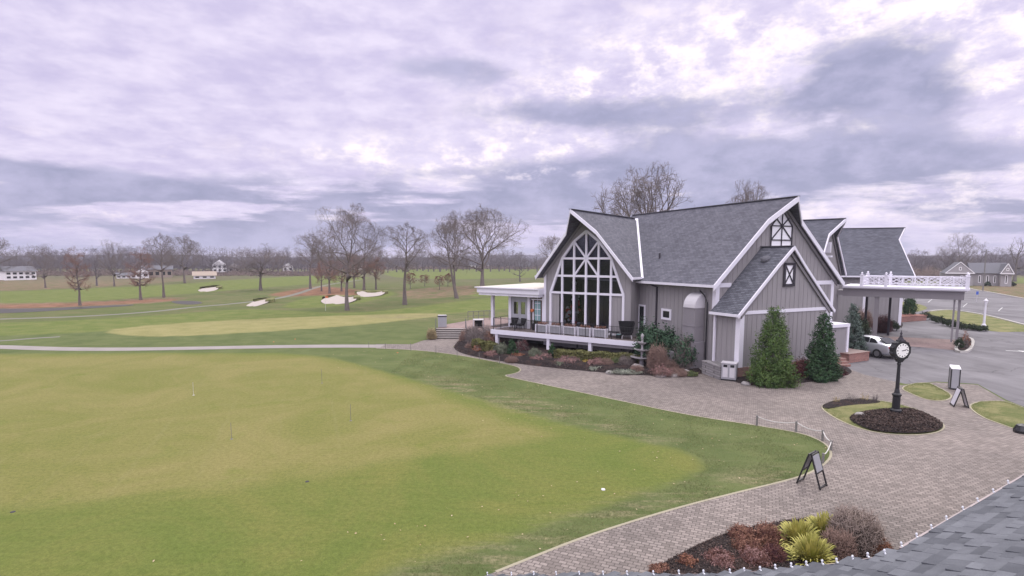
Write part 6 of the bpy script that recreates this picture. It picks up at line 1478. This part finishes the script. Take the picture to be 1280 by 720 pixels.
def onplane(x, y):
    d = gp(x, y, 0) - Vector((0, 0, H)); t_ = (EZ + SLP * (-K).dot(inn) * 1.0 - H) / (d.z - SLP * Vector((d.x, d.y, 0)).dot(inn)); return Vector((0, 0, H)) + d * t_
K0 = Vector((K.x, K.y, 0)); inn.z = 0
left = [onplane(x, y) for x, y in [(1112, 692), (1095, 696), (1068, 701), (1020, 707), (971, 712), (900, 717), (780, 718.5), (600, 720), (400, 723), (200, 726)]]
LE = [((p - K).dot(e2), (p - K).dot(inn)) for p in left]
REG = [(15, -.02), (0, -.02)] + LE + [(LE[-1][0] - .5, 6.9), (15, 6.9)]
cmin = min(c for a, c in LE)
VA, FA = tabs(K + (inn + Vector((0, 0, SLP))) * (cmin - .1), e2, inn, LE[-1][0] - 1, 15, (7.0 - cmin) * 1.09, 1)
def cen(f):
    p = sum((Vector(VA[i]) for i in f), Vector()) / 4 + o_; return (p - K).dot(e2), (p - K).dot(inn)
cc = [cen(f) for f in FA]; sdv_ = sdist(REG, np.array([c[0] for c in cc]), np.array([c[1] for c in cc]))
mb = MB(); mb.add(VA, [f for f, d in zip(FA, sdv_) if d > -.02]); mb.build('shingle_slope', 'near_shingle', nroof)
# solid deck below the shingles, fascia and wall
def slab(org, e, q, a0, a1, c1):
    mb = MB(); P = [org + e * a0, org + e * a1, org + e * a1 + (q + Vector((0, 0, SLP))) * c1, org + e * a0 + (q + Vector((0, 0, SLP))) * c1]
    mb.prism([p - o_ - Vector((0, 0, .002)) for p in P], Vector((0, 0, -.14))); return mb
def PC(a, c, dz=0.): return K + e2 * a + inn * c + Vector((0, 0, SLP * c + dz)) - o_
mb = MB(); mb.prism([PC(a, c, -.004) for a, c in REG], Vector((0, 0, -.12))); mb.build('roof_deck', 'shingle_felt', nroof)
mb = MB(); mb.bar(PC(0, -.05, -.06), PC(15, -.05, -.06), .04, .10)
for (a, c), (a2, c2) in zip(LE[:-1], LE[1:]): mb.bar(PC(a, c - .02, -.05), PC(a2, c2 - .02, -.05), .03, .08)
mb.build('gutter', 'gutter_metal', nroof)
mb = MB()
mb.hexa([K + inn * .8 - o_ - Vector((0, 0, EZ)), K + inn * .8 + e2 * 14.5 - o_ - Vector((0, 0, EZ)), K + inn * 1.0 + e2 * 14.5 - o_ - Vector((0, 0, EZ)), K + inn * 1.0 - o_ - Vector((0, 0, EZ))],
        [K + inn * .8 - o_ + Vector((0, 0, .1)), K + inn * .8 + e2 * 14.5 - o_ + Vector((0, 0, .1)), K + inn * 1.0 + e2 * 14.5 - o_ + Vector((0, 0, .1)), K + inn * 1.0 - o_ + Vector((0, 0, .1))])
mb.build('wall', 'siding', nroof)
clips = [(610, 719), (640, 719), (668, 718.5), (696, 718.5), (725, 718.5), (755, 718.5), (785, 718.5), (818, 718.5), (850, 718), (881, 718), (914, 717), (932, 715.5), (952, 714), (971, 711.5), (991, 709.5), (1010, 707.5), (1030, 706), (1048, 704), (1068, 700.5), (1087, 697), (1108, 693), (1130, 684), (1150, 673), (1171, 663), (1190.5, 652), (1212, 640), (1230, 629), (1250, 617.5), (1267, 606)]
for x, y in clips:
    p = onplane(x, y + 1); q = inn
    if x > 1112: p = K + e2 * (gp(x, y + 1, EZ) - K).dot(e2)
    mb = MB(); c0 = p - o_ - q * .02
    mb.box(c0 + Vector((0, 0, .02)), (.022, .05, .018), R.uniform(-.4, .4)); mb.tube([c0 + Vector((0, 0, .02)), c0 - q * .012 + Vector((0, 0, .05))], .009, 7); mb.lathe([(0, .045), (.017, .052), (.019, .065), (.012, .082), (0, .088)], 8, c0 - q * .012)
    mb.build('light_clip', 'clip_plastic', nroof)
# ------------------------------------------------------------------ world, sun, camera
wd = bpy.data.worlds.new('World'); scene.world = wd; wd.use_nodes = True; wt = wd.node_tree; wt.nodes.clear(); t = NT(wt); n, l = wt.nodes, wt.links
SUN_EL, SUN_AZ = math.radians(42), math.radians(38)
def pxdir(px, py):
    p = at(px, py, 100.) - Vector((0, 0, H)); return p.normalized()
sky = n.new('ShaderNodeTexSky'); sky.sky_type = 'NISHITA'; sky.sun_disc = False; sky.sun_elevation = SUN_EL; sky.sun_rotation = SUN_AZ
bg1 = n.new('ShaderNodeBackground'); bg1.inputs[1].default_value = .05; l.new(sky.outputs[0], bg1.inputs[0])
tc = n.new('ShaderNodeTexCoord'); nv = n.new('ShaderNodeVectorMath'); nv.operation = 'NORMALIZE'; l.new(tc.outputs['Generated'], nv.inputs[0]); D_ = nv.outputs[0]
sx = n.new('ShaderNodeSeparateXYZ'); l.new(D_, sx.inputs[0]); zc = t.math('MAXIMUM', sx.outputs[2], 0.0)
inv = t.math('DIVIDE', 1., t.math('ADD', zc, .10)); pl_ = n.new('ShaderNodeVectorMath'); pl_.operation = 'SCALE'; l.new(D_, pl_.inputs[0]); l.new(inv, pl_.inputs['Scale'])
P2 = t.mapping(pl_.outputs[0], (1, 1, 0)); ST = t.mapping(D_, (1, 1, 3.5)); ST2 = t.mapping(D_, (1.2, 1.2, 9.))
warp = t.noise(P2, 1.4, 4, .6)
rip = t.noise(P2, 4.2, 7, .62, .1); rip2 = t.noise(t.mapping(D_, (1, 1, 1.8)), 15., 8, .68, .0)
big = t.noise(t.mapping(D_, (1, 1, 2.8)), 4.2, 8, .62, .0); band = t.noise(ST2, 2.1, 6, .55, .3); puff = t.noise(t.mapping(D_, (1, 1, 2.2)), 10.0, 8, .64, .0)
def blob(px, py, rx, ry, soft=1.):
    """soft elliptical patch of cloud around a direction of the sky"""
    d = pxdir(px, py); az = math.atan2(d.x, d.y); el = math.asin(d.z)
    A_ = t.math('ARCTAN2', sx.outputs[0], sx.outputs[1]); E_ = t.math('ARCSINE', sx.outputs[2])
    u_ = t.math('DIVIDE', t.math('SUBTRACT', A_, az), rx / F); v_ = t.math('DIVIDE', t.math('SUBTRACT', E_, el), ry / F)
    r2 = t.math('ADD', t.math('MULTIPLY', u_, u_), t.math('MULTIPLY', v_, v_))
    return t.math('POWER', 2.718, t.math('MULTIPLY', r2, -1.))
def addm(L):
    o_ = L[0]
    for x in L[1:]: o_ = t.math('ADD', o_, x)
    return o_
el_ = sx.outputs[2]
light = t.mix(t.ramp(t.math('ADD', t.math('MULTIPLY', rip, .45), t.math('MULTIPLY', t.noise(t.mapping(D_, (1, 1, 2.6)), 11., 7, .62, .0), .55)), .34, .68), (.525, .475, .68), (.735, .67, .83))
warm = t.mix(t.ramp(rip2, .38, .66), (.66, .60, .78), (.98, .88, .90))
glow = addm([blob(1215, 175, 150, 85), blob(1190, 60, 120, 60), blob(1010, 55, 240, 75), blob(860, 100, 170, 45), blob(690, 178, 110, 24), blob(560, 205, 130, 18), blob(470, 188, 120, 18), blob(800, 130, 140, 40)])
gf = t.math('MULTIPLY', glow, t.ramp(t.math('ADD', t.math('MULTIPLY', puff, .55), t.math('MULTIPLY', rip2, .45)), .38, .62), clamp=True)
col = t.mix(gf, light, warm)
dark = t.mix(t.ramp(puff, .35, .70), (.295, .30, .45), (.44, .425, .60))
dm = addm([t.math('MULTIPLY', b_, k_) for b_, k_ in ((blob(1085, 95, 76, 44), 1.5), (blob(1095, 195, 100, 24), .95), (blob(1185, 125, 36, 30), .6), (blob(600, 90, 120, 20), .85), (blob(690, 140, 130, 20), .75), (blob(860, 140, 150, 26), .85), (blob(930, 218, 240, 24), .8), (blob(90, 236, 140, 12), .9), (blob(650, 215, 200, 16), .7), (blob(860, 190, 140, 22), .7), (blob(1240, 258, 110, 24), .45))])
lowb = t.ramp(el_, .165, .09)
dsum = t.math('ADD', t.math('MULTIPLY', dm, .62), t.math('MULTIPLY', t.math('MULTIPLY', lowb, t.ramp(band, .34, .60)), .92))
edge = t.math('MULTIPLY', t.math('SUBTRACT', t.math('ADD', t.math('MULTIPLY', big, .5), t.math('MULTIPLY', puff, .5)), .5), 1.9)
df = t.ramp(t.math('ADD', dsum, t.math('MULTIPLY', edge, t.ramp(dsum, .03, .35))), .22, .66)
col = t.mix(df, col, dark)
gap = t.math('MULTIPLY', t.math('MULTIPLY', t.ramp(band, .50, .40), t.ramp(puff, .50, .62)), t.math('MULTIPLY', t.ramp(el_, .03, .07), t.ramp(el_, .19, .13)))
col = t.mix(t.math('MULTIPLY', gap, .65), col, (.92, .82, .88))
col = t.mix(t.math('MULTIPLY', t.ramp(el_, .07, -.01), .55), col, (.42, .44, .66))
# the overhead part of an overcast sky is the brightest
zen_rear_fill = t.math('MULTIPLY', t.math('ADD', 1.0, t.math('MULTIPLY', t.ramp(el_, .42, .85), ZEN)), t.math('ADD', 1., t.math('MULTIPLY', t.ramp(sx.outputs[1], .15, -.6), .9)))  # unseen sky behind the camera also brightened, added as fill for the facades
col = t.mix(t.math('MULTIPLY', t.ramp(el_, .40, .60), .85), col, (.56, .545, .56))
mulv = n.new('ShaderNodeVectorMath'); mulv.operation = 'SCALE'; l.new(col, mulv.inputs[0]); l.new(zen_rear_fill, mulv.inputs['Scale'])
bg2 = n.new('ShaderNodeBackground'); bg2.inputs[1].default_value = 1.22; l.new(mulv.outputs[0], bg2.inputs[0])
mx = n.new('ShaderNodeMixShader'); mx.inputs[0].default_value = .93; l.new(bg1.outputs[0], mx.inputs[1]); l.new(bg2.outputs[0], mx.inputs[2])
wo = n.new('ShaderNodeOutputWorld'); l.new(mx.outputs[0], wo.inputs[0])
sd = bpy.data.lights.new('sun', 'SUN'); sd.energy = 1.4; sd.angle = math.radians(16); sd.color = (1., .95, .90)
so = bpy.data.objects.new('sun', sd); C.objects.link(so)
sdv = Vector((math.sin(SUN_AZ) * math.cos(SUN_EL), math.cos(SUN_AZ) * math.cos(SUN_EL), math.sin(SUN_EL)))
so.rotation_euler = sdv.to_track_quat('Z', 'Y').to_euler(); so.location = (0, 0, 60)
cd = bpy.data.cameras.new('camera'); co = bpy.data.objects.new('camera', cd); C.objects.link(co); scene.camera = co
cd.sensor_fit = 'HORIZONTAL'; cd.sensor_width = 36; cd.lens = F / 1280 * 36; cd.shift_x = 0; cd.shift_y = (CY - 360) / 1280; cd.clip_end = 20000; cd.clip_start = .1
co.location = (0, 0, H); co.rotation_euler = (PI / 2 - TH, 0, 0)
vs_ = scene.view_settings; vs_.view_transform = 'Standard'; vs_.look = 'None'; vs_.exposure = 0.07; vs_.gamma = 1; vs_.use_curve_mapping = False
scene.cycles.max_bounces = 5; scene.cycles.diffuse_bounces = 3; scene.cycles.glossy_bounces = 2; scene.cycles.transparent_max_bounces = 8
scene.cycles.use_denoising = True
scene.render.resolution_x = 1024; scene.render.resolution_y = 576

m, n, l = newmat('haze_air'); o_n = n.new('ShaderNodeOutputMaterial'); pv = n.new('ShaderNodeVolumePrincipled'); pv.inputs['Color'].default_value = (.86, .84, .95, 1); pv.inputs['Density'].default_value = .00032; pv.inputs['Anisotropy'].default_value = .2; l.new(pv.outputs[0], o_n.inputs['Volume'])
mb = MB(); mb.box((0, 0, 14), (22000, 22000, 40)); hzb = mb.build('haze', 'haze_air'); tag(hzb, kind='stuff')
scene.cycles.volume_bounces = 0; scene.cycles.volume_max_steps = 16
